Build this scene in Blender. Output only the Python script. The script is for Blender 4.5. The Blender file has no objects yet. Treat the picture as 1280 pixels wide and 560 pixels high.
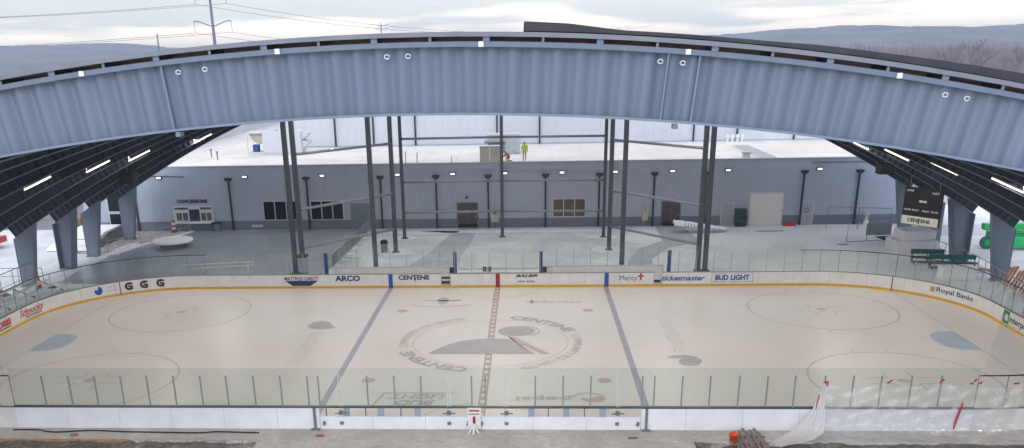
import bpy, bmesh, math, random
from mathutils import Vector, Matrix
random.seed(7)
PI = math.pi
sc = bpy.context.scene
COL = sc.collection

# ------------------------------------------------------------------ helpers
def lin(c):
    if isinstance(c, str):
        c = [int(c[i:i+2], 16)/255 for i in (0, 2, 4)]
        return tuple(x/12.92 if x <= .04045 else ((x+.055)/1.055)**2.4 for x in c)
    return tuple(c)

MATS = {}
def mat(name, col, rough=.6, var=.08, scale=1.5, metal=0., bump=0., bscale=8., spec=.5, stretch=(1, 1, 1)):
    m = bpy.data.materials.new(name); m.use_nodes = True
    nt = m.node_tree; b = nt.nodes['Principled BSDF']
    c = lin(col)
    tc = nt.nodes.new('ShaderNodeTexCoord')
    mp = nt.nodes.new('ShaderNodeMapping'); mp.inputs['Scale'].default_value = stretch
    nt.links.new(tc.outputs['Object'], mp.inputs['Vector'])
    n = nt.nodes.new('ShaderNodeTexNoise'); n.inputs['Scale'].default_value = scale; n.inputs['Detail'].default_value = 5
    nt.links.new(mp.outputs['Vector'], n.inputs['Vector'])
    r = nt.nodes.new('ShaderNodeValToRGB')
    r.color_ramp.elements[0].position = .3; r.color_ramp.elements[1].position = .7
    r.color_ramp.elements[0].color = (*[x*(1-var) for x in c], 1)
    r.color_ramp.elements[1].color = (*[min(1, x*(1+var)) for x in c], 1)
    nt.links.new(n.outputs['Fac'], r.inputs['Fac'])
    nt.links.new(r.outputs['Color'], b.inputs['Base Color'])
    b.inputs['Roughness'].default_value = rough; b.inputs['Metallic'].default_value = metal
    b.inputs['Specular IOR Level'].default_value = spec
    if bump:
        n2 = nt.nodes.new('ShaderNodeTexNoise'); n2.inputs['Scale'].default_value = bscale; n2.inputs['Detail'].default_value = 6
        nt.links.new(tc.outputs['Object'], n2.inputs['Vector'])
        bp = nt.nodes.new('ShaderNodeBump'); bp.inputs['Strength'].default_value = bump; bp.inputs['Distance'].default_value = .05
        nt.links.new(n2.outputs['Fac'], bp.inputs['Height']); nt.links.new(bp.outputs['Normal'], b.inputs['Normal'])
    MATS[name] = m
    return m

def emit(name, col, strength):
    m = bpy.data.materials.new(name); m.use_nodes = True
    b = m.node_tree.nodes['Principled BSDF']
    b.inputs['Base Color'].default_value = (.8, .8, .8, 1)
    b.inputs['Emission Color'].default_value = (*lin(col), 1); b.inputs['Emission Strength'].default_value = strength
    return m

def glass(name, tint, gloss=.05, rough=.02, diff=0., diffcol=(.8, .8, .8)):
    m = bpy.data.materials.new(name); m.use_nodes = True
    nt = m.node_tree; nt.nodes.remove(nt.nodes['Principled BSDF']); out = nt.nodes['Material Output']
    t = nt.nodes.new('ShaderNodeBsdfTransparent'); t.inputs['Color'].default_value = (*tint, 1)
    g = nt.nodes.new('ShaderNodeBsdfGlossy'); g.inputs['Roughness'].default_value = rough; g.inputs['Color'].default_value = (.9, .95, 1, 1)
    mx = nt.nodes.new('ShaderNodeMixShader'); mx.inputs[0].default_value = gloss
    nt.links.new(t.outputs[0], mx.inputs[1]); nt.links.new(g.outputs[0], mx.inputs[2])
    last = mx
    if diff:
        d = nt.nodes.new('ShaderNodeBsdfDiffuse'); d.inputs['Color'].default_value = (*diffcol, 1)
        m2 = nt.nodes.new('ShaderNodeMixShader'); m2.inputs[0].default_value = diff
        nt.links.new(mx.outputs[0], m2.inputs[1]); nt.links.new(d.outputs[0], m2.inputs[2]); last = m2
    nt.links.new(last.outputs[0], out.inputs['Surface'])
    return m

def origin(o):
    v = Vector((0, 0, 0))
    while o is not None: v += o.location; o = o.parent
    return v

class MB:
    """collects shapes (in world coordinates unless local) and links them as one mesh object"""
    def __init__(s): s.v = []; s.f = []; s.m = []
    def add(s, vs, fs, mi=0):
        o = len(s.v); s.v += [tuple(p) for p in vs]; s.f += [tuple(i+o for i in q) for q in fs]; s.m += [mi]*len(fs); return s
    def box(s, x0, x1, y0, y1, z0, z1, mi=0):
        return s.add([(x0,y0,z0),(x1,y0,z0),(x1,y1,z0),(x0,y1,z0),(x0,y0,z1),(x1,y0,z1),(x1,y1,z1),(x0,y1,z1)],
                     [(0,3,2,1),(4,5,6,7),(0,1,5,4),(1,2,6,5),(2,3,7,6),(3,0,4,7)], mi)
    def bar(s, p, q, w, h, up=(0, 0, 1), mi=0):
        p = Vector(p); q = Vector(q); d = (q-p).normalized(); u = Vector(up)
        if abs(d.dot(u)) > .98: u = Vector((0, 1, 0))
        r = d.cross(u).normalized(); u = r.cross(d)
        vs = [a+r*(sx*w/2)+u*(sy*h/2) for a in (p, q) for sx, sy in ((-1,-1),(1,-1),(1,1),(-1,1))]
        return s.add(vs, [(0,1,2,3),(7,6,5,4),(0,4,5,1),(1,5,6,2),(2,6,7,3),(3,7,4,0)], mi)
    def tube(s, pts, r, n=8, mi=0, cap=True):
        pts = [Vector(p) for p in pts]; k = len(pts)
        rs = r if isinstance(r, (list, tuple)) else [r]*k
        vs = []; up0 = None
        for i, p in enumerate(pts):
            d = (pts[min(i+1, k-1)]-pts[max(i-1, 0)]).normalized()
            u = Vector((0, 0, 1)) if abs(d.z) < .95 else Vector((0, 1, 0))
            a = d.cross(u).normalized(); b = a.cross(d)
            vs += [p+(a*math.cos(2*PI*j/n)+b*math.sin(2*PI*j/n))*rs[i] for j in range(n)]
        fs = [(i*n+j, i*n+(j+1) % n, (i+1)*n+(j+1) % n, (i+1)*n+j) for i in range(k-1) for j in range(n)]
        if cap: fs += [tuple(range(n))[::-1], tuple(range((k-1)*n, k*n))]
        return s.add(vs, fs, mi)
    def prism(s, poly, f0, f1, mi=0):
        """poly: 2D outline; f0/f1 map (a,b)->xyz for the two faces"""
        n = len(poly); vs = [f0(*p) for p in poly]+[f1(*p) for p in poly]
        return s.add(vs, [tuple(range(n)), tuple(range(2*n-1, n-1, -1))]+[(i, n+i, n+(i+1) % n, (i+1) % n) for i in range(n)], mi)
    def lathe(s, prof, c=(0, 0, 0), n=20, mi=0):
        vs = []; k = len(prof)
        for r, z in prof: vs += [(c[0]+r*math.cos(2*PI*j/n), c[1]+r*math.sin(2*PI*j/n), c[2]+z) for j in range(n)]
        fs = [(i*n+j, i*n+(j+1) % n, (i+1)*n+(j+1) % n, (i+1)*n+j) for i in range(k-1) for j in range(n)]
        fs += [tuple(range(n))[::-1], tuple(range((k-1)*n, k*n))]
        return s.add(vs, fs, mi)
    def build(s, name, m, parent=None, smooth=False, local=False, bevel=0):
        off = Vector((0, 0, 0)) if (local or parent is None) else origin(parent)
        me = bpy.data.meshes.new(name)
        me.from_pydata([tuple(Vector(p)-off) for p in s.v], [], s.f)
        ms = m if isinstance(m, (list, tuple)) else [m]
        for q in ms: me.materials.append(q)
        if len(ms) > 1:
            for p, i in zip(me.polygons, s.m): p.material_index = i
        if smooth:
            for p in me.polygons: p.use_smooth = True
        bm = bmesh.new(); bm.from_mesh(me); bmesh.ops.recalc_face_normals(bm, faces=bm.faces)
        if bevel: bmesh.ops.bevel(bm, geom=[e for e in bm.edges], offset=bevel, segments=2, affect='EDGES', profile=.7)
        bm.to_mesh(me); bm.free()
        o = bpy.data.objects.new(name, me); COL.objects.link(o)
        if parent is not None: o.parent = parent
        return o

def tag(o, label=None, cat=None, group=None, kind=None):
    if label: o['label'] = label
    if cat: o['category'] = cat
    if group: o['group'] = group
    if kind: o['kind'] = kind
    return o
def thing(name, label, cat, loc=(0, 0, 0), group=None):
    o = bpy.data.objects.new(name, None); o.empty_display_size = .3; COL.objects.link(o); o.location = loc
    return tag(o, label, cat, group)
def struct(o): o['kind'] = 'structure'; return o
def copy_tree(o, parent=None):
    c = o.copy(); COL.objects.link(c); c.parent = parent
    for ch in list(o.children): copy_tree(ch, c)
    return c

# text as mesh polygons, scaled to a given width and height, centred
TXT = {}
def text_polys(s, w, h, bold=0., shear=0., space=1.0):
    cu = bpy.data.curves.new('lettering', 'FONT'); cu.body = s; cu.size = 1; cu.offset = bold; cu.shear = shear; cu.space_character = space
    cu.resolution_u = 3
    o = bpy.data.objects.new('lettering', cu); COL.objects.link(o)
    bpy.context.view_layer.update()
    me = bpy.data.meshes.new_from_object(o.evaluated_get(bpy.context.evaluated_depsgraph_get()))
    bpy.data.objects.remove(o); bpy.data.curves.remove(cu)
    vs = [(v.co.x, v.co.y) for v in me.vertices]; fs = [tuple(p.vertices) for p in me.polygons]
    bpy.data.meshes.remove(me)
    x0 = min(v[0] for v in vs); x1 = max(v[0] for v in vs); y0 = min(v[1] for v in vs); y1 = max(v[1] for v in vs)
    return [((x-(x0+x1)/2)/(x1-x0)*w, (y-(y0+y1)/2)/(y1-y0)*h) for x, y in vs], fs
def lettering(name, s, w, h, fn, m, parent, bold=0., shear=0., space=1.0):
    vs, fs = text_polys(s, w, h, bold, shear, space)
    mb = MB(); mb.add([fn(x, y) for x, y in vs], fs)
    return mb.build(name, m, parent)

# ------------------------------------------------------------------ materials
M = {}
M['fascia'] = mat('painted_blue_grey_steel', (.132, .167, .22), .5, .10, .9, bump=.03, stretch=(3, 1, .35))
M['steel'] = mat('blue_grey_column_steel', (.15, .19, .255), .5, .10, 1.2)
M['flange'] = mat('pale_flange_steel', (.30, .35, .42), .45, .06, 2)
M['rib'] = mat('shade_toned_rib_steel', (.016, .026, .042), .55, .2, .6)  # same grey steel as outside, with the shade under the roof painted in
M['ribflange'] = mat('shade_toned_rib_flange', (.12, .145, .18), .5, .1, 2)  # roof shade in the colour, kept lighter than the web for bright edge lines
M['deckshade'] = mat('shade_toned_roof_deck', (.008, .012, .02), .6, .2, .6)  # deck and purlins coloured dark to stand for the unlit roof underside
M['trim'] = mat('galvanised_edge_trim', (.42, .45, .49), .4, .08, 2)
M['rooftrim'] = mat('grey_roof_edge_trim', (.17, .185, .215), .5, .1, 2)
M['fasciaflange'] = mat('blue_grey_flange_steel', (.165, .21, .28), .5, .06, 2)
M['membrane'] = mat('black_roof_membrane', (.035, .037, .045), .7, .3, 1.5, bump=.2)
M['purlin'] = mat('red_brown_purlin', (.30, .18, .165), .6, .4, .35)
M['post'] = mat('dark_grey_post_steel', (.055, .068, .085), .5, .12, 1.2)
M['rail'] = mat('galvanised_pipe', (.30, .32, .34), .4, .1, 3)
M['framerail'] = mat('grey_pipe_rail_steel', (.23, .255, .29), .35, .1, 3)
M['white'] = mat('white_painted', (.74, .74, .74), .5, .03, 2)
M['board'] = mat('white_dasher_plastic', (.72, .71, .70), .35, .06, 1.6)
M['nearboard'] = mat('white_outer_dasher_panel', (.78, .79, .83), .5, .06, 1.1)
M['yellow'] = mat('yellow_kick_plate', (.62, .36, .015), .4, .06, 1)
M['navy'] = mat('navy_ink', (.012, .03, .12), .5, .05)
M['blue'] = mat('blue_ink', (.01, .09, .36), .5, .05)
M['red'] = mat('red_ink', (.45, .01, .03), .5, .05)
M['crimson'] = mat('crimson_ink', (.30, .004, .03), .5, .05)
M['black'] = mat('black_ink', (.015, .015, .018), .5, .1)
M['grey_ink'] = mat('grey_ink', (.12, .12, .14), .5, .05)
M['gold'] = mat('gold_ink', (.45, .33, .06), .5, .05)
M['green_ink'] = mat('green_ink', (.0, .22, .09), .5, .05)
M['palebluetxt'] = mat('pale_blue_ink', (.40, .46, .62), .5, .05)
M['railtop'] = mat('dark_teal_top_rail', (.035, .075, .11), .4, .1)
M['stanchion'] = mat('aluminium_stanchion', (.33, .35, .37), .4, .06)
M['stanchdark'] = mat('grey_stanchion', (.16, .18, .19), .45, .06)
M['stanchmid'] = mat('mid_grey_stanchion', (.25, .275, .28), .45, .06)
M['bluepad'] = mat('blue_padding', (.008, .035, .20), .5, .08)
M['glass'] = glass('rink_glass', (.965, .985, .975), .02)
M['nearglass'] = glass('near_rink_glass', (.925, .955, .945), .02)
M['net'] = glass('end_netting', (.90, .91, .91), .0, .3, .04, (.5, .5, .5))
M['plastic'] = glass('clear_plastic_sheet', (.95, .955, .96), .08, .25, .21, (.86, .88, .9))
M['wallup'] = mat('blue_grey_metal_panel', (.35, .395, .485), .5, .04, .25)
M['wallband'] = mat('dark_grey_masonry_band', (.155, .18, .225), .8, .10, 2)
M['wallfar'] = mat('pale_metal_panel', (.55, .575, .635), .5, .03, .25)
M['roofwhite'] = mat('white_roof_membrane', (.80, .765, .715), .7, .07, .35)
M['spout'] = mat('dark_blue_downspout', (.012, .022, .055), .45, .1)
M['frame'] = mat('pale_window_frame', (.50, .53, .58), .5, .05)
M['pane'] = mat('dark_window_glass', (.006, .008, .014), .15, .1, spec=.25)
M['panelit'] = mat('window_glass_beige_inside', (.10, .085, .05), .15, .5, .7)
M['doorbrown'] = mat('brown_steel_door', (.065, .052, .058), .5, .08)
M['doorgrey'] = mat('grey_steel_door', (.16, .19, .225), .45, .06)
M['doorpale'] = mat('pale_grey_door', (.33, .36, .42), .5, .05)
M['garage'] = mat('white_roller_door', (.66, .63, .62), .5, .03)
M['beige'] = mat('beige_box_metal', (.46, .43, .37), .6, .06)
M['tan'] = mat('tan_plywood', (.50, .45, .38), .7, .08, 2)
M['hvac'] = mat('light_grey_hvac_metal', (.56, .58, .62), .5, .04, 1)
M['wood'] = mat('weathered_planks', (.22, .19, .17), .8, .35, 4, stretch=(1, 4, 1))
M['formwood'] = mat('orange_form_lumber', (.36, .22, .12), .8, .25, 3)
M['orange'] = mat('safety_orange', (.72, .09, .02), .5, .1)
M['fadedred'] = mat('faded_red_orange_slats', (.42, .15, .11), .7, .2, 4)
M['redpaint'] = mat('red_machine_paint', (.52, .02, .03), .4, .1)
M['green'] = mat('bright_green_machine_paint', (.0, .33, .085), .4, .1)
M['darkgreen'] = mat('dark_green_paint', (.014, .095, .074), .5, .1)
M['teal'] = mat('dark_teal_plastic', (.01, .05, .075), .5, .15)
M['rubber'] = mat('black_rubber', (.014, .014, .015), .8, .1)
M['snow'] = mat('snow', (.84, .86, .90), .8, .04, 1.5, bump=.25, bscale=3)
M['concblock'] = mat('pale_wrapped_cover', (.60, .61, .64), .7, .06, 1)
M['alu'] = mat('aluminium_plank', (.58, .60, .61), .4, .05)
M['bush'] = mat('yellow_shrub_leaves', (.30, .21, .03), .8, .35, 3)
M['bark'] = mat('grey_brown_bark', (.10, .075, .07), .9, .25, 3)
M['twig'] = mat('reddish_twigs', (.155, .10, .095), .9, .3, .05)
M['neartwig'] = mat('brown_near_twigs', (.085, .055, .055), .9, .3, .2)
M['hill'] = mat('wooded_hillside', (.10, .095, .105), .95, .45, .02, bump=0)
M['poleM'] = mat('weathered_utility_steel', (.10, .11, .15), .6, .1)
M['hivis'] = mat('lime_jacket', (.50, .75, .06), .8, .08, 8)
M['khaki'] = mat('khaki_trousers', (.42, .33, .24), .9, .12, 8)
M['skin'] = mat('skin', (.42, .24, .17), .6, .05)
M['rust'] = mat('rust_orange_overalls', (.42, .19, .07), .9, .12, 8)
M['paper'] = mat('red_paper', (.40, .10, .10), .8, .2, 20)
M['brownpaper'] = mat('brown_scrap', (.17, .11, .10), .8, .2, 20)
M['lum'] = emit('lit_led_diffuser', 'ffe0c4', 6.0)
M['walllum'] = emit('lit_wall_pack_lens', 'ffffff', 1.35)
M['scoretext'] = emit('scoreboard_caption', 'b8bcc4', .35)
M['scoresign'] = mat('cream_sponsor_panel', (.78, .75, .66), .5, .03)

def wrinkle(m, lo, hi, sc_=2.2):
    nt = m.node_tree; mx = [n for n in nt.nodes if n.type == 'MIX_SHADER'][-1]
    tc = nt.nodes.new('ShaderNodeTexCoord'); mp = nt.nodes.new('ShaderNodeMapping'); mp.inputs['Scale'].default_value = (1, 1, .55); mp.inputs['Rotation'].default_value = (0, .6, 0)
    n = nt.nodes.new('ShaderNodeTexNoise'); n.inputs['Scale'].default_value = sc_; n.inputs['Detail'].default_value = 4; n.inputs['Distortion'].default_value = 1.8
    r = nt.nodes.new('ShaderNodeMapRange'); r.inputs[1].default_value = .42; r.inputs[2].default_value = .68; r.inputs[3].default_value = lo; r.inputs[4].default_value = hi
    nt.links.new(tc.outputs['Object'], mp.inputs[0]); nt.links.new(mp.outputs[0], n.inputs['Vector']); nt.links.new(n.outputs['Fac'], r.inputs[0]); nt.links.new(r.outputs[0], mx.inputs[0])
wrinkle(M['plastic'], .13, .34, .75)
# ground materials with several tones -------------------------------------------------
def ground_mat(name, c1, c2, scale=.12, c3=None, rough=.75, bump=.06, thr=(.42, .58), speck=.12):
    m = bpy.data.materials.new(name); m.use_nodes = True
    nt = m.node_tree; b = nt.nodes['Principled BSDF']; L = nt.links.new
    tc = nt.nodes.new('ShaderNodeTexCoord')
    n = nt.nodes.new('ShaderNodeTexNoise'); n.inputs['Scale'].default_value = scale; n.inputs['Detail'].default_value = 7; n.inputs['Roughness'].default_value = .62
    n.inputs['Distortion'].default_value = .6
    L(tc.outputs['Object'], n.inputs['Vector'])
    r = nt.nodes.new('ShaderNodeValToRGB'); e = r.color_ramp.elements
    e[0].position, e[1].position = thr; e[0].color = (*lin(c1), 1); e[1].color = (*lin(c2), 1)
    if c3:
        q = e.new(thr[1]+.1); q.color = (*lin(c3), 1)
    L(n.outputs['Fac'], r.inputs['Fac'])
    n2 = nt.nodes.new('ShaderNodeTexNoise'); n2.inputs['Scale'].default_value = 3.5; n2.inputs['Detail'].default_value = 8
    L(tc.outputs['Object'], n2.inputs['Vector'])
    mr = nt.nodes.new('ShaderNodeMapRange'); mr.inputs[1].default_value = .3; mr.inputs[2].default_value = .7
    mr.inputs[3].default_value = 1-speck; mr.inputs[4].default_value = 1+speck
    L(n2.outputs['Fac'], mr.inputs[0])
    mx = nt.nodes.new('ShaderNodeVectorMath'); mx.operation = 'SCALE'
    L(r.outputs['Color'], mx.inputs[0]); L(mr.outputs[0], mx.inputs['Scale'])
    L(mx.outputs[0], b.inputs['Base Color'])
    b.inputs['Roughness'].default_value = rough
    bp = nt.nodes.new('ShaderNodeBump'); bp.inputs['Strength'].default_value = bump; bp.inputs['Distance'].default_value = .1
    L(n2.outputs['Fac'], bp.inputs['Height']); L(bp.outputs['Normal'], b.inputs['Normal'])
    return m
M['lot'] = ground_mat('snow_dusted_lot', (.44, .455, .485), (.62, .635, .665), .05, (.72, .735, .765))
M['plaza'] = ground_mat('damp_plaza_concrete', (.60, .63, .665), (.72, .745, .78), .10, (.80, .82, .85), rough=.55)
M['plazawet'] = ground_mat('wet_plaza_concrete', (.22, .255, .295), (.31, .345, .385), .12, (.40, .43, .46), rough=.35)
M['plazasnow'] = ground_mat('frosted_plaza_concrete', (.52, .545, .58), (.64, .66, .695), .16, (.76, .78, .81), rough=.7)
M['swept'] = ground_mat('swept_concrete_path', (.37, .395, .43), (.44, .465, .50), .5, rough=.7)
M['softsnow'] = ground_mat('thin_wind_blown_snow', (.68, .70, .735), (.76, .78, .81), .5, (.82, .84, .87), rough=.8)
M['walk'] = ground_mat('near_concrete_walk', (.43, .41, .385), (.52, .50, .475), .35, (.61, .595, .57), rough=.85, bump=.12)
M['dirt'] = ground_mat('construction_dirt', (.10, .082, .068), (.20, .165, .14), .9, (.42, .40, .38), rough=.95, bump=.6, speck=.35, thr=(.38, .6))
M['road'] = ground_mat('grey_asphalt', (.17, .165, .17), (.22, .215, .22), .2, rough=.9)

M['roofmem'] = ground_mat('weathered_white_roof_membrane', (.69, .655, .61), (.78, .745, .70), .16, (.81, .78, .74), rough=.7, bump=.05, speck=.05)
def ice_mat():
    m = bpy.data.materials.new('rink_ice'); m.use_nodes = True
    nt = m.node_tree; b = nt.nodes['Principled BSDF']; L = nt.links.new
    tc = nt.nodes.new('ShaderNodeTexCoord')
    n = nt.nodes.new('ShaderNodeTexNoise'); n.inputs['Scale'].default_value = .14; n.inputs['Detail'].default_value = 6
    L(tc.outputs['Object'], n.inputs['Vector'])
    r = nt.nodes.new('ShaderNodeValToRGB'); e = r.color_ramp.elements
    e[0].position, e[1].position = .35, .65
    e[0].color = (.70, .67, .645, 1); e[1].color = (.755, .725, .705, 1)
    L(n.outputs['Fac'], r.inputs['Fac']); wv = nt.nodes.new('ShaderNodeTexNoise'); wv.inputs['Scale'].default_value = 2.2; wv.inputs['Detail'].default_value = 9; wv.inputs['Roughness'].default_value = .75; wv.inputs['Distortion'].default_value = 2.5
    L(tc.outputs['Object'], wv.inputs['Vector'])
    wr = nt.nodes.new('ShaderNodeMapRange'); wr.inputs[1].default_value = .3; wr.inputs[2].default_value = .7; wr.inputs[3].default_value = .955; wr.inputs[4].default_value = 1.03
    L(wv.outputs['Fac'], wr.inputs[0])
    wm = nt.nodes.new('ShaderNodeVectorMath'); wm.operation = 'SCALE'; L(r.outputs['Color'], wm.inputs[0]); L(wr.outputs[0], wm.inputs['Scale'])
    L(wm.outputs[0], b.inputs['Base Color'])
    mp = nt.nodes.new('ShaderNodeMapping'); mp.inputs['Scale'].default_value = (.25, 3, 1)
    L(tc.outputs['Object'], mp.inputs['Vector'])
    n2 = nt.nodes.new('ShaderNodeTexNoise'); n2.inputs['Scale'].default_value = 1.2; n2.inputs['Detail'].default_value = 8
    L(mp.outputs['Vector'], n2.inputs['Vector'])
    mr = nt.nodes.new('ShaderNodeMapRange'); mr.inputs[3].default_value = .24; mr.inputs[4].default_value = .42
    L(n2.outputs['Fac'], mr.inputs[0]); L(mr.outputs[0], b.inputs['Roughness'])
    b.inputs['Specular IOR Level'].default_value = .3
    return m
M['ice'] = ice_mat()
def ink(name, c): return mat(name, c, .35, .10, .9, spec=.3)
M['ice_red'] = ink('faded_red_line_ice', (.44, .34, .325))
M['ice_blue'] = ink('faded_blue_line_ice', (.375, .36, .46))
M['ice_ring'] = ink('faded_grey_ring_ice', (.55, .495, .475))
M['ice_grey'] = ink('faded_grey_mark_ice', (.41, .40, .405))
M['ice_grey2'] = ink('faded_pale_mark_ice', (.45, .44, .44))
M['ice_faint'] = ink('faint_mark_ice', (.54, .52, .51))
M['ice_rose'] = ink('faded_rose_mark_ice', (.52, .40, .385))
M['ice_crease'] = ink('faded_blue_crease_ice', (.43, .50, .60))
M['ice_white'] = ink('faded_white_dash_ice', (.68, .62, .59))

# ------------------------------------------------------------------ world, sun, camera
w = bpy.data.worlds.new('World'); sc.world = w; w.use_nodes = True
nt = w.node_tree; L = nt.links.new
bg = nt.nodes['Background']; wo = nt.nodes['World Output']
SUN_EL, SUN_AZ = math.radians(24), math.radians(196)     # azimuth measured from +Y towards +X
sky = nt.nodes.new('ShaderNodeTexSky'); sky.sky_type = 'NISHITA'; sky.sun_disc = False
sky.sun_elevation = SUN_EL; sky.sun_rotation = SUN_AZ; sky.dust_density = 1.0
L(sky.outputs[0], bg.inputs['Color']); bg.inputs['Strength'].default_value = .05
tc = nt.nodes.new('ShaderNodeTexCoord'); sp = nt.nodes.new('ShaderNodeSeparateXYZ'); L(tc.outputs['Generated'], sp.inputs[0])
mp = nt.nodes.new('ShaderNodeMapping'); mp.inputs['Scale'].default_value = (5.5, 5.5, 42); mp.inputs['Location'].default_value = (1.3, .4, .2); L(tc.outputs['Generated'], mp.inputs[0])
no = nt.nodes.new('ShaderNodeTexNoise'); no.inputs['Scale'].default_value = 1.0; no.inputs['Detail'].default_value = 5; no.inputs['Distortion'].default_value = .3; L(mp.outputs[0], no.inputs['Vector'])
# elevation wobbled by the cloud noise picks the cloud colour
wob = nt.nodes.new('ShaderNodeMath'); wob.operation = 'MULTIPLY_ADD'; wob.inputs[1].default_value = .10; L(no.outputs['Fac'], wob.inputs[0]); 
sub = nt.nodes.new('ShaderNodeMath'); sub.operation = 'SUBTRACT'; L(sp.outputs['Z'], sub.inputs[0]); sub.inputs[1].default_value = .052
L(sub.outputs[0], wob.inputs[2])
cr = nt.nodes.new('ShaderNodeValToRGB'); L(wob.outputs[0], cr.inputs['Fac']); e = cr.color_ramp.elements
e[0].position = 0.0; e[0].color = (1.55, 1.28, 1.0, 1)
e[1].position = .022; e[1].color = (1.58, 1.36, 1.12, 1)
for p, c in ((.036, (.70, .70, .72)), (.09, (.60, .63, .68)), (.25, (.85, .87, .92)), (.6, (1.20, 1.20, 1.22)), (1., (1.35, 1.34, 1.34))):
    q = e.new(p); q.color = (*c, 1)
# the overcast is thinner and bluer in the half of the sky behind the camera
bk = nt.nodes.new('ShaderNodeMapRange'); bk.interpolation_type = 'SMOOTHSTEP'; L(sp.outputs['Y'], bk.inputs[0])
bk.inputs[1].default_value = .1; bk.inputs[2].default_value = -.65; bk.inputs[3].default_value = 0; bk.inputs[4].default_value = 1
bm_ = nt.nodes.new('ShaderNodeMix'); bm_.data_type = 'RGBA'; L(bk.outputs[0], bm_.inputs['Factor']); L(cr.outputs[0], bm_.inputs['A']); bm_.inputs['B'].default_value = (1.18, 1.30, 1.55, 1)
bg2 = nt.nodes.new('ShaderNodeBackground'); L(bm_.outputs['Result'], bg2.inputs['Color']); bg2.inputs['Strength'].default_value = 1.0
ad = nt.nodes.new('ShaderNodeAddShader'); L(bg.outputs[0], ad.inputs[0]); L(bg2.outputs[0], ad.inputs[1]); L(ad.outputs[0], wo.inputs['Surface'])

sl = bpy.data.lights.new('sun', 'SUN'); sl.energy = .9; sl.angle = math.radians(26); sl.color = (1, .96, .91)
so = bpy.data.objects.new('sun', sl); COL.objects.link(so)
sd = Vector((math.sin(SUN_AZ)*math.cos(SUN_EL), math.cos(SUN_AZ)*math.cos(SUN_EL), math.sin(SUN_EL)))
so.rotation_euler = sd.to_track_quat('Z', 'Y').to_euler()

cam = bpy.data.cameras.new('camera'); co = bpy.data.objects.new('camera', cam); COL.objects.link(co); sc.camera = co
R = Vector((.99815688, .05713359, -.02045946)); U = Vector((-.00055168, .34566303, .93835855)); F = Vector((-.06068387, .93661776, -.34505746))
co.matrix_world = Matrix(((R.x, U.x, -F.x, 2.1995), (R.y, U.y, -F.y, -50.0041), (R.z, U.z, -F.z, 15.7867), (0, 0, 0, 1)))
cam.sensor_width = 36; cam.lens = 1116.85/1280*36; cam.shift_x = (640-592.12)/1280; cam.shift_y = (479.39-280)/1280
cam.clip_start = .5; cam.clip_end = 12000
sc.view_settings.view_transform = 'Standard'; sc.view_settings.look = 'None'; sc.view_settings.exposure = 0; sc.view_settings.gamma = 1

# ------------------------------------------------------------------ ground sheets
def sheet(name, poly, z, m):
    mb = MB(); mb.add([(x, y, z) for x, y in poly], [tuple(range(len(poly)))])
    return struct(mb.build(name, m))
sheet('ground', [(-5000, -600), (5000, -600), (5000, 6000), (-5000, 6000)], -.30, M['lot'])
def slab(name, poly, z0, z1, m):
    mb = MB(); mb.prism(poly, lambda x, y: (x, y, z1), lambda x, y: (x, y, z0)); return struct(mb.build(name, m))
slab('lot', [(-160, -60.), (-38.2, -60.), (-38.2, 60), (-160, 60)], -.28, -.012, M['lot'])
slab('service_yard', [(37.6, -60.), (160, -60.), (160, 60), (37.6, 60)], -.28, -.012, M['lot'])
slab('plaza', [(-38.2, -14.3), (37.6, -14.3), (37.6, 37.2), (-38.2, 37.2)], -.28, -.02, M['plaza'])
# wet part at the left, frosted part in the middle
def wob_poly(pts, amp=.5, n=6):
    out = []
    for (x0, y0), (x1, y1) in zip(pts, pts[1:]+pts[:1]):
        for i in range(n):
            t = i/n; k = amp if i else 0
            out.append((x0+(x1-x0)*t+random.uniform(-k, k), y0+(y1-y0)*t+random.uniform(-k, k)))
    return out
sheet('wet_plaza', wob_poly([(-34, 15), (-13.6, 14.8), (-13.2, 36.7), (-30.9, 36.7), (-34.3, 25)], .15), -.014, M['plazawet'])
sheet('frosted_plaza', wob_poly([(-12.9, 15), (9.3, 15), (12.5, 24), (10.5, 31), (12.8, 36.6), (-12.6, 36.6)], .25), -.010, M['plazasnow'])
sheet('swept_path', [(-4.7, 36.7), (-2.6, 36.7), (-3.0, 28), (-4.2, 15), (-8.5, 15), (-6.3, 25)], -.006, M['swept'])
sheet('swept_path', [(14.4, 36.5), (16.9, 36.5), (17.4, 29), (14.2, 26.5), (12.2, 22), (11.6, 15), (9.6, 15), (10.2, 21.5), (11.6, 26.2), (14.1, 29.6)], -.006, M['swept'])
for i, (cx, cy, rx, ry) in enumerate(((-9.2, 25.6, 1.6, 1.5), (-9.2, 31.7, 1.2, .9), (9.0, 25.9, 1.5, 1.3), (9.0, 31.6, 1.5, .9), (1.5, 34.9, 9, .9), (-7.5, 34.6, 3.5, .8), (-34.2, 28, .8, 3))):
    p = [(cx+rx*math.cos(a*PI/14)*random.uniform(.85, 1.1), cy+ry*math.sin(a*PI/14)*random.uniform(.85, 1.1)) for a in range(28)]
    sheet('snow_patch', p, -.002, M['softsnow'])
# kerb of snow along the planting bed at the left of the plaza
mb = MB()
for i in range(24):
    t = i/23; x = -34.7+(3.9)*t; y = 24.9+11.0*t
    q = .3-.18*t; mb.box(x-q, x+q, y-.27, y+.27, -.02, .05+.03*random.random())
struct(mb.build('snow_kerb', M['snow']))
sheet('planting_bed', [(-38.1, 26), (-35.3, 26), (-31.2, 36.7), (-38.1, 36.7)], -.008, mat('brown_snowy_bed', (.42, .37, .36), .9, .35, 2))
sheet('road', [(-150, 38), (-44.5, 38), (-41.5, 60), (-150, 110)], -.006, M['road'])
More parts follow.
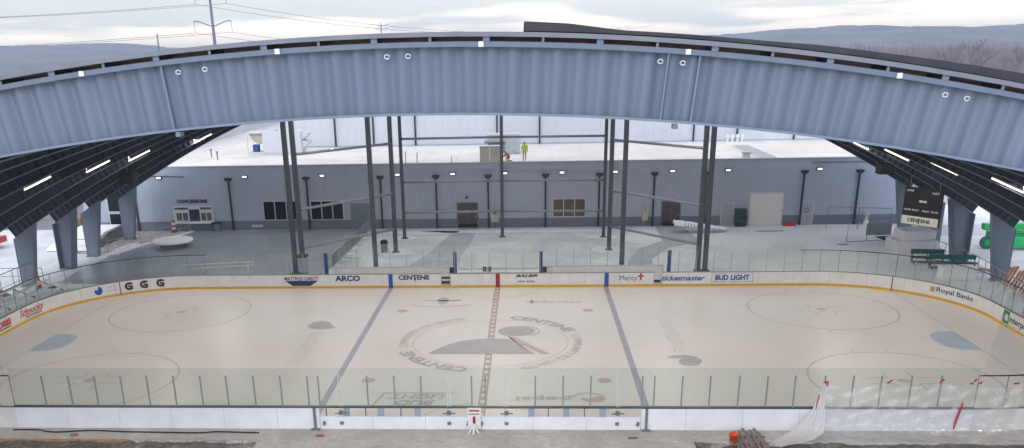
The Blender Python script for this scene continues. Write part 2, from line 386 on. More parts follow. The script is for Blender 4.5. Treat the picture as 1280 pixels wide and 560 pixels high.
# near side: concrete walk, dirt beyond
slab('walkway', [(-60, -14.35), (60, -14.35), (60, -12.9), (-60, -12.9)], -.28, -.016, M['walk'])
slab('concrete_apron', [(-10.2, -26), (9.8, -26), (9.3, -14.352), (-9.7, -14.352)], -.28, -.022, M['walk'])
def dirt(x0, x1):
    mb = MB(); nx = int((x1-x0)/.16); ny = 60
    vs = []
    for j in range(ny+1):
        for i in range(nx+1):
            x = x0+(x1-x0)*i/nx; y = -14.36-j*.16
            vs.append((x, y, -.12+.07*random.random()+.05*math.sin(x*1.7+y*2.3)*math.sin(x*.6-y)))
    mb.add(vs, [(j*(nx+1)+i, j*(nx+1)+i+1, (j+1)*(nx+1)+i+1, (j+1)*(nx+1)+i) for j in range(ny) for i in range(nx)])
    return struct(mb.build('dirt', M['dirt']))
dirt(-30, -9.75); dirt(9.35, 30)

# ------------------------------------------------------------------ ice and its markings
R0, CX, CY, HX, HY = 8.53, 21.95, 4.42, 30.48, 12.95
def rink_outline(off=0., n=20):
    out = []
    for cx, cy, a0 in ((CX, CY, 0), (-CX, CY, 90), (-CX, -CY, 180), (CX, -CY, 270)):
        for i in range(n+1):
            a = math.radians(a0+90*i/n); out.append((cx+(R0+off)*math.cos(a), cy+(R0+off)*math.sin(a)))
    return out
ice = sheet('ice', rink_outline(.02), 0.0, M['ice'])
def flat(name, polys, m, z=.004):
    mb = MB()
    for p in polys: mb.add([(x, y, z) for x, y in p], [tuple(range(len(p)))])
    return mb.build(name, m, ice)
def ring(cx, cy, r0, r1, a0=0, a1=360, n=72):
    out = []
    for i in range(n):
        a, b = math.radians(a0+(a1-a0)*i/n), math.radians(a0+(a1-a0)*(i+1)/n)
        out.append([(cx+r0*math.cos(a), cy+r0*math.sin(a)), (cx+r1*math.cos(a), cy+r1*math.sin(a)), (cx+r1*math.cos(b), cy+r1*math.sin(b)), (cx+r0*math.cos(b), cy+r0*math.sin(b))])
    return out
def rect(x0, x1, y0, y1): return [(x0, y0), (x1, y0), (x1, y1), (x0, y1)]
def disc(cx, cy, rx, ry=None, n=28, f=None):
    ry = ry or rx; return [(cx+rx*math.cos(2*PI*i/n), cy+ry*math.sin(2*PI*i/n)) for i in range(n)]
flat('centre_line', [rect(-.20, .20, -12.9, 12.9)], M['ice_red'], .004)
flat('centre_line_dash', [rect(-.11, .11, y, y+.42) for y in [-12.5+.86*k for k in range(30)]], M['ice_white'], .008)
for s in (-1, 1): flat('blue_line', [rect(s*7.77-.17, s*7.77+.17, -12.9, 12.9)], M['ice_blue'])
for s in (-1, 1):
    yy = 11.19; flat('goal_line', [rect(s*27.13-.035, s*27.13+.035, -yy, yy)], M['ice_ring'])
    cr_ = [(s*27.09, -1.75), (s*26.1, -1.7), (s*25.45, -1.1), (s*25.25, 0), (s*25.45, 1.1), (s*26.1, 1.7), (s*27.09, 1.75)]
    flat('goal_crease', [cr_], M['ice_crease'])
    for t in (-1, 1):
        cx, cy = s*21.03, t*6.7
        flat('faceoff_circle', ring(cx, cy, 4.50, 4.62), M['ice_ring'])
        flat('faceoff_spot', [disc(cx, cy, .32)], M['ice_ring'])
        hm = []
        for a in (-1, 1):
            for b in (-1, 1):
                hm += [rect(cx+a*.65, cx+a*1.85, cy+b*.42-.03, cy+b*.42+.03), rect(cx+a*.62-.03, cx+a*.62+.03, cy+b*.45, cy+b*1.35)]
            hm += [rect(cx+a*.9-.03, cx+a*.9+.03, cy+4.57, cy+5.1), rect(cx+a*.9-.03, cx+a*.9+.03, cy-5.1, cy-4.57)]
        flat('hash_mark', hm, M['ice_grey2'], .0045)
        flat('neutral_spot', [disc(s*6.1, t*6.7, .36)], M['ice_rose'])
flat('centre_circle', ring(0, 0, 4.50, 4.56, n=96), M['ice_ring'], .005)
flat('referee_crease', ring(0, -12.95, 3.02, 3.08, 3, 177, 40)+ring(0, 12.95, 3.02, 3.08, 183, 357, 40), M['ice_ring'], .005)
# writing round the centre circle: tops outwards, clockwise
def ring_text(s, mid_deg, span_deg, r, h, m, bold):
    def fn(x, y):
        a = math.radians(mid_deg)-x/r; q = r+y
        return (q*math.cos(a), q*math.sin(a), .012)
    return lettering('ring_lettering', s, math.radians(span_deg)*r, h, fn, m, ice, bold)
for d in (0, 180):
    ring_text('CENTENE', 50+d, 56, 5.15, .78, M['ice_grey'], .03)
    ring_text('COMMUNITY ICE CENTER', -28+d, 84, 5.10, .52, M['ice_ring'], 0)
lens = [(-3.46, -2.32), (-3.08, -1.6), (-2.43, -.62), (-1.63, .1), (-.79, .45), (.07, .55), (.93, .4), (1.5, .02), (1.95, -.75), (1.75, -1.0), (2.15, -1.9), (2.4, -2.34)]
flat('centre_emblem', [lens], M['ice_grey'], .012)
flat('centre_emblem_leg', [[(1.02, 1.0), (1.46, .74), (3.43, -2.34), (2.95, -2.34), (1.2, .5)], [(1.15, .8), (1.0, .95), (2.6, -2.3), (2.3, -2.3)]], M['ice_rose'], .016)
flat('centre_emblem_oval', [disc(1.5, 2.05, 1.12, 1.02)], M['ice_grey'], .012)
flat('centre_emblem_arc', ring(1.75, 2.05, 1.05, 1.16, -60, 80, 20), M['ice_ring'], .014)
flat('wing_mark', [[(-11.67, 3.25), (-11.49, 4.12), (-11.02, 4.42), (-10.43, 4.18), (-10.13, 3.43), (-9.76, 3.0), (-10.11, 2.65), (-10.65, 2.52), (-11.25, 2.66)][::-1]], M['ice_grey'])
flat('wing_mark', [[(9.76, -3.05), (10.2, -2.61), (10.89, -2.57), (11.4, -2.86), (11.62, -3.54), (11.34, -4.24), (10.88, -4.46), (10.43, -4.29), (10.28, -3.73), (10.53, -3.28)][::-1]], M['ice_grey'])
def strokes(x, y0, y1):
    out = []; y = y0; s = 1 if y1 > y0 else -1
    while (y1-y)*s > 0:
        k = random.choice((0, 1, 2)); a = random.uniform(.30, .40)
        out.append(rect(x-.36, x+.36, min(y, y+s*.07), max(y, y+s*.07)))
        if k: out.append(rect(x+(.30 if k == 1 else -.36), x+(.36 if k == 1 else -.28), min(y+s*.07, y+s*a*.8), max(y+s*.07, y+s*a*.8)))
        y += s*a
    return out
flat('faded_side_script', strokes(-10.7, 1.9, -4.4), M['ice_faint'])
flat('faded_side_script', strokes(10.72, -2.05, 4.3), M['ice_faint'])
up = lambda cx, cy, z=.012: (lambda x, y: (cx-x, cy-y, z))       # reads from the far side
lettering('ice_lettering', 'Mercy', 2.7, .62, up(4.35, 8.85), M['ice_grey2'], ice, 0)
flat('small_cross_mark', [rect(2.05, 2.85, 8.75, 8.95), rect(2.35, 2.55, 8.4, 9.3)], M['ice_rose'], .012)
lettering('ice_lettering', 'LIGHT', 2.85, .62, up(-3.3, -9.05), M['ice_grey2'], ice, .03, .2)
lettering('ice_lettering', 'BUD', 1.9, .62, up(-3.3, -9.85), M['ice_grey2'], ice, .03, .2)
flat('ice_lettering_frame', [rect(-5.0, -1.45, -8.58, -8.50), [(-5.35, -10.25), (-5.25, -10.25), (-4.92, -8.55), (-5.02, -8.55)]], M['ice_grey2'], .01)
lettering('ice_lettering', 'pepsi', 2.7, .75, up(2.95, -9.2), M['ice_grey2'], ice, .02)
flat('round_emblem', [[(5.35+.62*math.cos(a)*(1 if a > PI else .9), -9.2+.55*math.sin(a)) for a in [PI+PI*i/14 for i in range(15)]]+[(5.7, -8.95), (5.2, -9.25)]], M['ice_rose'], .012)
flat('round_emblem_arc', ring(5.15, -9.3, .72, .86, 20, 170, 20), M['ice_ring'], .011)
flat('winged_emblem', [disc(-3.62, 9.25, .38, 1.0), [(-5.0, 9.3), (-3.6, 9.1), (-2.3, 9.35), (-2.35, 9.55), (-3.6, 9.35), (-4.9, 9.5)]], M['ice_grey2'], .012)
flat('winged_emblem_arc', ring(-3.7, 11.5, 3.75, 3.86, 238, 302, 20), M['ice_ring'], .012)

# ------------------------------------------------------------------ dasher boards
SEG = [('a', (-CX, -CY), -90, -180), ('l', (-HX, -CY), (-HX, CY)), ('a', (-CX, CY), 180, 90), ('l', (-CX, HY), (CX, HY)), ('a', (CX, CY), 90, 0), ('l', (HX, CY), (HX, -CY)), ('a', (CX, -CY), 0, -90)]
LEN = [R0*PI/2 if g[0] == 'a' else math.dist(g[1], g[2]) for g in SEG]; TOT = sum(LEN)
def path(s):
    """point and inward normal at arc length s along left end, far side and right end"""
    if s < 0: return (-CX-s, -HY, 0, 1)
    if s > TOT: return (CX-(s-TOT), -HY, 0, 1)
    for g, l in zip(SEG, LEN):
        if s <= l or g is SEG[-1]:
            t = s/l
            if g[0] == 'a':
                a = math.radians(g[2]+(g[3]-g[2])*t); return (g[1][0]+R0*math.cos(a), g[1][1]+R0*math.sin(a), -math.cos(a), -math.sin(a))
            x = g[1][0]+(g[2][0]-g[1][0])*t; y = g[1][1]+(g[2][1]-g[1][1])*t
            d = ((g[2][0]-g[1][0])/l, (g[2][1]-g[1][1])/l); return (x, y, d[1], -d[0])
        s -= l
def S(x): return LEN[0]+LEN[1]+LEN[2]+(x+CX)       # arc length of a point on the straight far side
def strip(mb, s0, s1, o0, o1, z0, z1, mi=0, step=.4):
    n = max(1, math.ceil((s1-s0)/step)); vs = []
    for i in range(n+1):
        x, y, nx, ny = path(s0+(s1-s0)*i/n)
        for o, z in ((o0, z0), (o1, z0), (o1, z1), (o0, z1)): vs.append((x-nx*o, y-ny*o, z))
    fs = [(4*i+j, 4*i+(j+1) % 4, 4*(i+1)+(j+1) % 4, 4*(i+1)+j) for i in range(n) for j in range(4)]+[(0, 1, 2, 3), (4*n+3, 4*n+2, 4*n+1, 4*n)]
    mb.add(vs, fs, mi)
boards = thing('dasher_boards', 'white rink boards with sponsor names and yellow kick plate along far side and both ends', 'rink boards')
GAPS = [(S(-4.08), S(-3.38)), (S(11.14), S(11.74))]
S0, S1 = -.55, TOT+.55
cuts = [S0, GAPS[0][0], GAPS[0][1], GAPS[1][0], GAPS[1][1], S1]
mb = MB()
for a, b in ((0, 1), (2, 3), (4, 5)): strip(mb, cuts[a], cuts[b], 0, .12, -.01, 1.0)
mb.build('board_panel', M['board'], boards)
mb = MB(); strip(mb, S0, S1, -.012, -.001, -.01, .168); mb.build('kick_plate', M['yellow'], boards)
mb = MB()
for a, b in ((0, 1), (2, 3), (4, 5)): strip(mb, cuts[a], cuts[b], -.012, .14, 1.002, 1.03)
mb.build('top_rail', M['stanchdark'], boards)
def patch(name, s0, s1, z0, z1, m, o=-.004): mb = MB(); strip(mb, s0, s1, o, o+.003, z0, z1); return mb.build(name, m, boards)
for x, m in ((-7.75, 'blue'), (7.8, 'blue'), (.02, 'crimson')): patch('line_stripe', S(x)-.15, S(x)+.15, .0, 1.0, M[m], -.018)
patch('goal_line_stripe', 30.04, 30.10, .0, 1.0, M['crimson'], -.018); patch('goal_line_stripe', 84.98, 85.04, .0, 1.0, M['black'], -.018)
# panel joints
mb = MB()
for k in range(-2, 50):
    s = .4+k*2.44
    if S0 < s < S1: strip(mb, s, s+.012, -.002, -.001, .17, 1.0)
mb.build('panel_joint', M['grey_ink'], boards)
# two open gates
for (a, b), nm in zip(GAPS, (0, 1)):
    g = MB(); strip(g, a+.02, b-.02, .25, .29, .17, .95); gt = g.build('open_gate', M['concblock'], boards)
    g = MB(); strip(g, a+.04, b-.08, .235, .248, .25, .42); 
    if nm == 0: strip(g, a+.04, b-.08, .235, .248, .60, .74)
    g.build('gate_latch', M['black'], gt)
# sponsor writing on the boards
def on_board(s, z, o=-.006):
    def fn(x, y):
        px, py, nx, ny = path(s+x); return (px-nx*o, py-ny*o, z+y)
    return fn
def ad(t, s, z, w_, h, m, bold=.02, shear=0, space=1.0, o=-.006): return lettering('board_lettering', t, w_, h, on_board(s, z, o), M[m], boards, bold, shear, space)
def ad_poly(name, s, z, poly, m, o=-.005):
    mb = MB(); f = on_board(s, z, o); mb.add([f(x, y) for x, y in poly], [tuple(range(len(poly)))]); return mb.build(name, M[m], boards)
ad('DOBBS', 19.55, .62, 1.9, .42, 'red', .05); patch('lettering_bar', 18.7, 20.4, .27, .36, M['grey_ink'])
ad('Schnucks', 22.85, .68, 2.6, .46, 'red', .02, .35); ad('REWARDS', 23.1, .33, 1.7, .17, 'navy', .03)
ad_poly('round_blue_logo', 28.55, .60, [(.30*math.cos(2*PI*i/20), .30*math.sin(2*PI*i/20)) for i in range(20)], 'blue')
ad_poly('round_blue_logo_cut', 28.55, .60, [(-.32, .10), (-.02, .06), (.02, .32), (-.16, .34)], 'board', -.007)
mb = MB()
for z in (.68, .46):
    for k in range(6): strip(mb, 29.06+k*.13, 29.15+k*.13, -.005, -.004, z, z+.05+.05*(k % 2))
mb.build('faint_lettering', M['palebluetxt'], boards)
for s in (30.67, 31.72, 32.86):
    ad('G', s, .60, .56, .58, 'black', .06); ad_poly('bolt_mark', s, .6, [(.02, .14), (.13, .14), (.05, .02), (.12, .02), (-.06, -.16), (-.01, -.02), (-.08, -.02)], 'red', -.008)
sx = S(-14.3)
ad_poly('hull_logo', sx, .45, [(-1.22, .12), (1.22, .12), (.62, -.26), (-.70, -.26)], 'navy'); 
ad('MATTRESS DIRECT', sx, .73, 2.5, .28, 'navy', .02)
ad('ARCO', S(-10.9), .73, 1.85, .42, 'navy', .05); ad('CENTENE', S(-6.05), .77, 2.25, .35, 'navy', .045); patch('lettering_bar', S(-6.03), S(-5.9), .54, .78, M['navy'])
mb = MB(); strip(mb, S(-6.0), S(-4.7), -.005, -.004, .44, .455); mb.build('lettering_bar', M['palebluetxt'], boards)
ad('BAUER', S(2.1), .84, 1.6, .20, 'black', .05, .4); mb = MB()
for k in range(8): strip(mb, S(1.5)+k*.15, S(1.5)+k*.15+(.10 if k != 3 else .02), -.005, -.004, .36, .48)
mb.build('faint_lettering', M['grey_ink'], boards)
ad('Mercy', S(9.35), .58, 1.25, .46, 'navy', .0); ad_poly('cross_mark', S(10.22), .68, [(-.06, -.22), (.06, -.22), (.06, .02), (.2, .02), (.2, .14), (.06, .14), (.06, .3), (-.06, .3), (-.06, .14), (-.2, .14), (-.2, .02), (-.06, .02)], 'red')
ad('ticketmaster', S(13.22), .60, 3.05, .38, 'blue', .03, .25)
ad('BUD LIGHT', S(16.65), .62, 2.4, .40, 'blue', .05)
mb = MB(); a, b = S(15.2), S(18.1)
strip(mb, a, b, -.005, -.004, .92, .945); strip(mb, a, b, -.005, -.004, .30, .325); strip(mb, a, a+.03, -.005, -.004, .325, .92); strip(mb, b-.03, b, -.005, -.004, .325, .92)
mb.build('lettering_frame', M['blue'], boards)
ad('Royal Banks', 89.45, .62, 2.9, .40, 'navy', .02); ad_poly('gold_mark', 87.75, .62, [(-.18, -.16), (.10, -.16), (.16, .0), (.16, .18), (-.18, .18)], 'gold')
ad_poly('green_square', 94.6, .58, [(-.36, -.38), (.36, -.38), (.36, .38), (-.36, .38)], 'green_ink'); ad('e', 94.65, .56, .42, .42, 'board', .05, 0, 1, -.009)
ad('nterprise', 96.35, .52, 2.6, .45, 'black', .02)
patch('lettering_bar', 94.95, 98, .24, .265, M['palebluetxt'])

# glass panes and stanchions of the far loop
PITCH = 1.22
sA, sB = S0, S1
n = int((sB-sA)/PITCH); pit = (sB-sA)/n
bench_rng = [(S(-12.35), S(-3.1)), (S(3.1), S(12.2))]
def corner(s): return s < S(-21.2) or s > S(21.2)
for k in range(n):
    a, b = sA+k*pit, sA+(k+1)*pit; mid = (a+b)/2
    off = .05
    if any(r0 < mid < r1 for r0, r1 in bench_rng): off = 1.55
    top = 2.50 if corner(mid) else 2.85
    mb = MB(); strip(mb, a+.015, b-.015, off, off+.012, 1.034, top); mb.build('glass_pane', M['glass'], boards)
for k in range(n+1):
    s = sA+k*pit
    off = .05
    if any(r0 < s < r1 for r0, r1 in bench_rng): off = 1.55
    x, y, nx, ny = path(s); x -= nx*(off+.01); y -= ny*(off+.01)
    mb = MB()
    if corner(s): mb.box(x-.017, x+.017, y-.017, y+.017, 1.0, 2.50); mb.build('stanchion', M['stanchmid'], boards)
    else: mb.box(x-.02, x+.02, y-.02, y+.02, 1.0, 2.54); mb.build('stanchion', M['stanchion'], boards)
mb = MB(); strip(mb, sA, S(-21.2), .03, .085, 2.502, 2.545); mb.build('glass_cap', M['black'], boards)
mb = MB(); strip(mb, S(21.2), sB, .03, .085, 2.502, 2.545); mb.build('glass_cap', M['black'], boards)

# end nets that rise above the corner glass on the near side
def netting(side, label):
    mb = MB(); rows = 14
    ss = [(-.4+13.0*i/24) for i in range(25)] if side < 0 else [TOT+.4-13.0*i/24 for i in range(25)]
    vs = []
    for i, s in enumerate(ss):
        for j in range(rows+1):
            z = 2.56+3.6*j/rows
            x, y, nx, ny = path(s); lean = (.0 if i else .12*(z-2.5))
            vs.append((x-nx*.06-side*-1*lean*.9, y-ny*.06+.02*math.sin(z*3+i), z))
    mb.add(vs, [(i*(rows+1)+j, (i+1)*(rows+1)+j, (i+1)*(rows+1)+j+1, i*(rows+1)+j+1) for i in range(24) for j in range(rows)])
    o = mb.build('safety_net', M['net']); tag(o, label, 'net'); return o
netting(1, 'sheer grey safety net rising above the glass at the near right corner')
netting(-1, 'sheer grey safety net rising above the glass at the near left corner')

# players' benches behind the far boards
def bench_wall(x0, x1, label):
    t = thing('bench_wall', label, 'bench wall', ((x0+x1)/2, 14.5, 0))
    mb = MB(); mb.box(x0, x1, 14.42, 14.62, 0, 1.16); mb.build('back_wall', M['board'], t)
    mb = MB(); mb.box(x0, x1, 13.9, 14.41, .40, .45); mb.build('seat_plank', M['concblock'], t)
    mb = MB(); mb.box(x0, x1, 14.38, 14.66, 1.162, 1.20); mb.build('cap_rail', M['trim'], t)
bench_wall(-12.2, -3.3, 'low white wall with seat plank behind the left players bench')
bench_wall(3.3, 12.0, 'low white wall with seat plank behind the right players bench')
t = thing('scorer_box', 'white shelf and glass of the scorers box between the two benches', 'scorers box', (0, 13.8, 0))
mb = MB(); mb.box(-2.9, 2.9, 13.35, 13.95, .98, 1.04); mb.build('shelf', M['board'], t)
mb = MB(); mb.box(-2.9, 2.9, 14.6, 14.75, 0, 1.1); mb.build('back_wall', M['board'], t)
for k in range(5):
    x = -2.9+k*1.16; mb = MB(); mb.box(x+.02, x+1.14, 14.64, 14.655, 1.1, 2.8); mb.build('glass_pane', M['glass'], t)
    mb = MB(); mb.box(x-.03, x+.03, 14.62, 14.68, 1.1, 2.6); mb.build('stanchion', M['alu'], t)
for x in (-.95, -.6):
    o = thing('speaker_box', 'small black box %s on the scorers shelf' % ('left of its twin' if x < -.8 else 'right of its twin'), 'box', (x, 13.65, 1.04), 'black boxes on the scorers shelf')
    mb = MB(); mb.box(x-.13, x+.13, 13.52, 13.78, 1.042, 1.34); mb.build('case', M['rubber'], o, bevel=.02)
    mb = MB(); mb.tube([(x, 13.51, 1.19), (x, 13.50, 1.19)], .09, 14); mb.build('speaker_cone', M['grey_ink'], o)
for x, lab, sgn in ((-12.45, 'blue padded post at the left end of the left bench', 0), (-3.05, 'blue padded post between the left bench and scorers box', -1), (3.12, 'blue padded post between the scorers box and right bench', 1), (12.2, 'blue padded post at the right end of the right bench', 0)):
    t = thing('padded_post', lab, 'post', (x, 13.2, 0), 'blue padded posts beside the benches')
    mb = MB(); mb.box(x-.12, x+.12, 13.10, 13.34, 0, 2.5); mb.build('pad', M['bluepad'], t, bevel=.03)
    mb = MB(); mb.box(x-.14, x+.14, 13.08, 13.36, 2.503, 2.53); mb.build('cap', M['navy'], t)
    if sgn:
        mb = MB(); mb.box(x+sgn*.13, x+sgn*.42, 13.12, 13.4, 1.04, 1.42); mb.build('side_pad', M['black'], t, bevel=.03)

# ------------------------------------------------------------------ near boards
near = thing('dasher_boards', 'plain white outer boards with dark top rail and tall glass along the near side', 'rink boards', (0, -13, 0))
XN = 21.40
GX0, GX1 = -7.2, 7.25
xs = [-21.38, -18.95, -16.5, -14.05, -11.6, -9.15, -7.2]
for a, b in list(zip(xs, xs[1:]))+list(zip([-x for x in xs][::-1], [-x for x in xs][::-1][1:])):
    mb = MB(); mb.box(a+.006, b-.006, -13.10, -12.96, -.01, 1.02); mb.build('board_panel', M['nearboard'], near)
for a, b in ((-7.19, -4.8), (-4.8, -2.4), (-2.4, 0), (0, 2.4), (2.4, 4.8), (4.8, 7.19)):
    mb = MB(); mb.box(a+.006, b-.006, -13.10, -12.98, -.01, .60); mb.build('low_board_panel', M['nearboard'], near)
mb = MB(); mb.box(-XN, XN, -13.14, -12.94, 1.022, 1.075); mb.build('top_rail', M['railtop'], near)
mb = MB(); mb.box(-XN, XN, -12.958, -12.94, -.01, .168); mb.build('kick_plate', M['yellow'], near)
SX = [-21.4, -19.86, -18.61, -17.4, -16.18, -14.97, -13.74, -12.51, -11.33, -10.08, -8.86, -7.64, -7.15, -6.16, -4.95, -3.74, -2.55, -1.29, -.29, .32, 1.28, 2.52, 3.74, 4.95, 6.18, 7.19, 7.71, 8.91, 10.11, 11.35, 12.55, 13.72, 14.98, 16.17, 17.35, 18.6, 19.84, 21.4]
for a, b in zip(SX, SX[1:]):
    mb = MB(); mb.box(a+.008, b-.008, -13.03, -13.018, 1.077, 2.88); mb.build('glass_pane', M['nearglass'], near)
TALL = (-6.16, -1.29, 1.28, 6.18)
for x in SX[1:-1]:
    mb = MB()
    if x in TALL:
        mb.box(x-.10, x-.06, -13.09, -13.05, 0, 2.8); mb.box(x+.02, x+.05, -13.07, -13.04, 1.05, 2.54); mb.build('gate_post', M['alu'], near)
    else:
        mb.box(x-.034, x+.034, -13.07, -13.032, 1.0, 2.54); mb.build('stanchion', M['stanchmid'], near)
for x in (-7.42, 7.42):
    mb = MB(); mb.box(x-.05, x+.05, -13.20, -13.11, 0, 1.02); mb.box(x-.2, x+.2, -13.3, -13.105, -.01, .03); mb.build('brace_post', M['stanchdark'], near)
for x in (-5.95, -4.4, -2.75, 2.35, 3.9, 5.5):
    mb = MB(); mb.box(x-.14, x+.14, -13.06, -13.0, .602, 1.02); mb.build('opening_post', M['flange'], near)
for x in (-6.9, -5.1, -3.5, 3.1, 4.7): 
    mb = MB(); mb.box(x-.025, x+.025, -13.04, -13.0, .602, 1.02); mb.build('opening_mullion', M['stanchdark'], near)
for x in TALL:
    mb = MB(); mb.box(x-.13, x+.06, -13.22, -13.11, .72, .90); mb.bar((x-.3, -13.23, .80), (x+.25, -13.23, .82), .05, .05); mb.build('gate_clamp', M['stanchdark'], near)
    mb = MB(); mb.box(x-.12, x+.04, -13.16, -13.105, .22, .36); mb.build('hinge_plate', M['stanchdark'], near)
for x in (-7.0, -.48, .12, 7.05):
    mb = MB(); mb.box(x-.05, x+.05, -13.16, -13.105, .18, .38); mb.bar((x-.09, -13.15, .24), (x+.09, -13.15, .31), .04, .04); mb.build('gate_latch', M['stanchdark'], near)
t = thing('safety_sign', 'white notice board with red heading and extinguisher picture at the middle of the near boards', 'notice board', (-.19, -13.17, 0))
mb = MB(); mb.box(-.48, .10, -13.215, -13.18, .05, 1.07); mb.build('panel', M['white'], t)
mb = MB(); mb.box(-.42, .04, -13.219, -13.216, .90, .98); mb.build('red_heading', M['red'], t)
mb = MB(); mb.box(-.44, .03, -13.219, -13.216, .76, .80); mb.build('black_heading', M['black'], t)
mb = MB(); mb.tube([(-.2, -13.24, .36), (-.2, -13.24, .62), (-.2, -13.24, .68)], [.06, .06, .03], 12); mb.build('extinguisher', M['crimson'], t)
mb = MB()
for x, y in ((-.45, -13.62), (-.22, -13.68), (.02, -13.6)): mb.bar((-.2, -13.23, .30), (x, y, 0), .09, .02)
mb.build('strap', M['white'], t)

# clear plastic sheeting taped over the right part of the near glass
def sheet_y(x): return -13.16 if x < 21.9 else -13.16+(R0-math.sqrt(max(0, R0**2-(x-21.95)**2)))
tapes = [(14.95, 2.30), (17.55, 2.34), (19.75, 2.36), (21.05, 2.28), (23.2, 2.25)]
def top_z(x):
    for (a, za), (b, zb) in zip(tapes, tapes[1:]):
        if a <= x <= b:
            u = (x-a)/(b-a); return za+(zb-za)*u-.42*4*u*(1-u)*(.35+.25*(b-a)/2)
    return 2.2
mb = MB(); nx, nz = 110, 34; vs = []
for i in range(nx+1):
    x = 14.95+(23.2-14.95)*i/nx; zt = top_z(x)
    for j in range(nz+1):
        u = j/nz; z = zt*(1-u)
        fold = .02*math.sin(x*9+u*7)+.018*math.sin(x*23-u*15)+.02*math.sin(x*3.7+u*24)
        y = sheet_y(x)-.07-.03*u-fold
        if u > .86: y -= (u-.86)*5.2*(1+.35*math.sin(x*3.1)); z = max(.02+.03*random.random(), z-.05)
        xx = x-(.35*u if i < 6 else 0)*(1-i/6.)
        vs.append((xx, y, z+.01))
mb.add(vs, [(i*(nz+1)+j, (i+1)*(nz+1)+j, (i+1)*(nz+1)+j+1, i*(nz+1)+j+1) for i in range(nx) for j in range(nz)])
pl = mb.build('plastic_sheet', M['plastic'], smooth=True); tag(pl, 'clear plastic sheeting held with red tape over the right part of the near glass', 'plastic sheet')
tail = MB(); pts = [(14.95, -13.24, 2.28), (14.85, -13.3, 1.6), (14.72, -13.4, 1.0), (14.5, -13.6, .5), (14.2, -13.9, .25), (13.7, -14.3, .14), (13.1, -14.7, .10), (12.5, -15.1, .08)]
n_ = 14
vs = []
for i, p in enumerate(pts):
    wdt = [.12, .22, .36, .60, .80, .80, .66, .40][i]
    for j in range(n_+1):
        q = j/n_-.5
        vs.append((p[0]+q*wdt*1.5, p[1]-q*wdt*.4-.05*math.sin(j*2.1+i), p[2]+.06*abs(math.sin(j*1.7+i*.8))))
tail.add(vs, [(i*(n_+1)+j, (i+1)*(n_+1)+j, (i+1)*(n_+1)+j+1, i*(n_+1)+j+1) for i in range(len(pts)-1) for j in range(n_)])
tail.build('gathered_tail', glass('bunched_plastic', (.9, .9, .9), .1, .3, .62, (.78, .78, .80)), pl, smooth=True)
for (x, z, dx, dz) in ((14.95, 2.33, .22, .02), (15.0, 2.22, .05, -.12), (17.6, 2.36, .2, .15), (19.75, 2.38, .18, .15), (21.0, 2.28, .15, -.02), (21.12, 2.42, .10, .14), (21.35, 2.30, .10, .12), (22.85, 2.26, .24, .01)):
    mb = MB(); y = sheet_y(x)-.14
    mb.bar((x-dx/2, y, z-dz/2), (x+dx/2, y, z+dz/2), .012, .075); mb.build('red_tape', M['red'], pl)
mb = MB(); mb.tube([(20.75, -13.35, 1.42), (20.66, -13.37, 1.0), (20.56, -13.40, .6), (20.5, -13.44, .22)], [.03, .05, .05, .03], 8); mb.build('red_tape', M['red'], pl)
mb = MB(); mb.tube([(14.72, -13.30, 1.75), (14.62, -13.34, 1.1)], [.03, .03], 6); mb.build('red_tape', M['red'], pl)

# bits on the near walkway
cab = [(-21.5, -13.36), (-20.3, -13.38), (-19.8, -13.56), (-19.2, -13.62), (-18.4, -13.5), (-17.6, -13.42), (-16.2, -13.55), (-14.6, -13.6), (-12.7, -13.65), (-11.9, -13.52), (-11.1, -13.55), (-9.9, -13.62)]
def smooth_line(p, k=5):
    out = []
    for i in range(len(p)-1):
        p0, p1, p2, p3 = p[max(i-1, 0)], p[i], p[i+1], p[min(i+2, len(p)-1)]
        for j in range(k):
            t = j/k; out.append(tuple(.5*((2*b)+(-a+c)*t+(2*a-5*b+4*c-d)*t*t+(-a+3*b-3*c+d)*t**3) for a, b, c, d in zip(p0, p1, p2, p3)))
    return out+[p[-1]]
mb = MB(); mb.tube([(x, y, .015) for x, y in smooth_line(cab)], .032, 8); tag(mb.build('cable', M['rubber'], smooth=True), 'black cable snaking along the foot of the near boards at left', 'cable')
mb = MB(); mb.box(-30, -15.6, -14.44, -14.365, -.2, .0); tag(mb.build('form_board', M['formwood']), 'orange brown form lumber edging the concrete walk at bottom left', 'lumber')
mb = MB()
for k in range(7): mb.box(-15.3+k*.82, -14.52+k*.82, -14.5-.02*random.random(), -14.365, -.2, .01*random.random())
tag(mb.build('frosted_edge_board', mat('frosted_board', (.40, .41, .43), .8, .35, 5)), 'frost covered edge board beside the orange form lumber', 'lumber')
t = thing('plank_stack', 'bundle of weathered planks lying against the near boards beside the orange bucket', 'planks', (11.9, -14.4, 0))
for k in range(7):
    x = 11.2+k*.165; zz = .09+.07*(k % 3); mb = MB(); mb.bar((x+.03*random.random(), -13.45-.1*random.random(), zz), (x+.03*random.random(), -15.3-.2*random.random(), zz), .11, .05); mb.build('plank', M['wood'], t)
for y in (-13.9, -14.9): mb = MB(); mb.box(11.05, 12.4, y-.05, y+.05, -.01, .06); mb.build('bearer', M['wood'], t)
t = thing('bucket', 'orange bucket standing on the walk next to the plank stack', 'bucket', (10.95, -14.5, 0))
mb = MB(); mb.lathe([(.15, -.02), (.19, .40), (.205, .40), (.205, .44), (.175, .44), (.14, .03)], (10.95, -14.5, 0)); mb.build('shell', M['orange'], t, smooth=True)
mb = MB(); mb.tube([(10.95+.21*math.cos(a), -14.5-.05, .43-.16*math.sin(a)) for a in [PI*i/10 for i in range(11)]], .008, 6); mb.build('handle', M['stanchdark'], t)
mb = MB(); vs = []
for i in range(13):
    for j in range(9): vs.append((9.9+.10*i, -14.9-.07*j+.05*i, .03+.05*random.random()+(.1 if 3 < i < 10 else 0)))
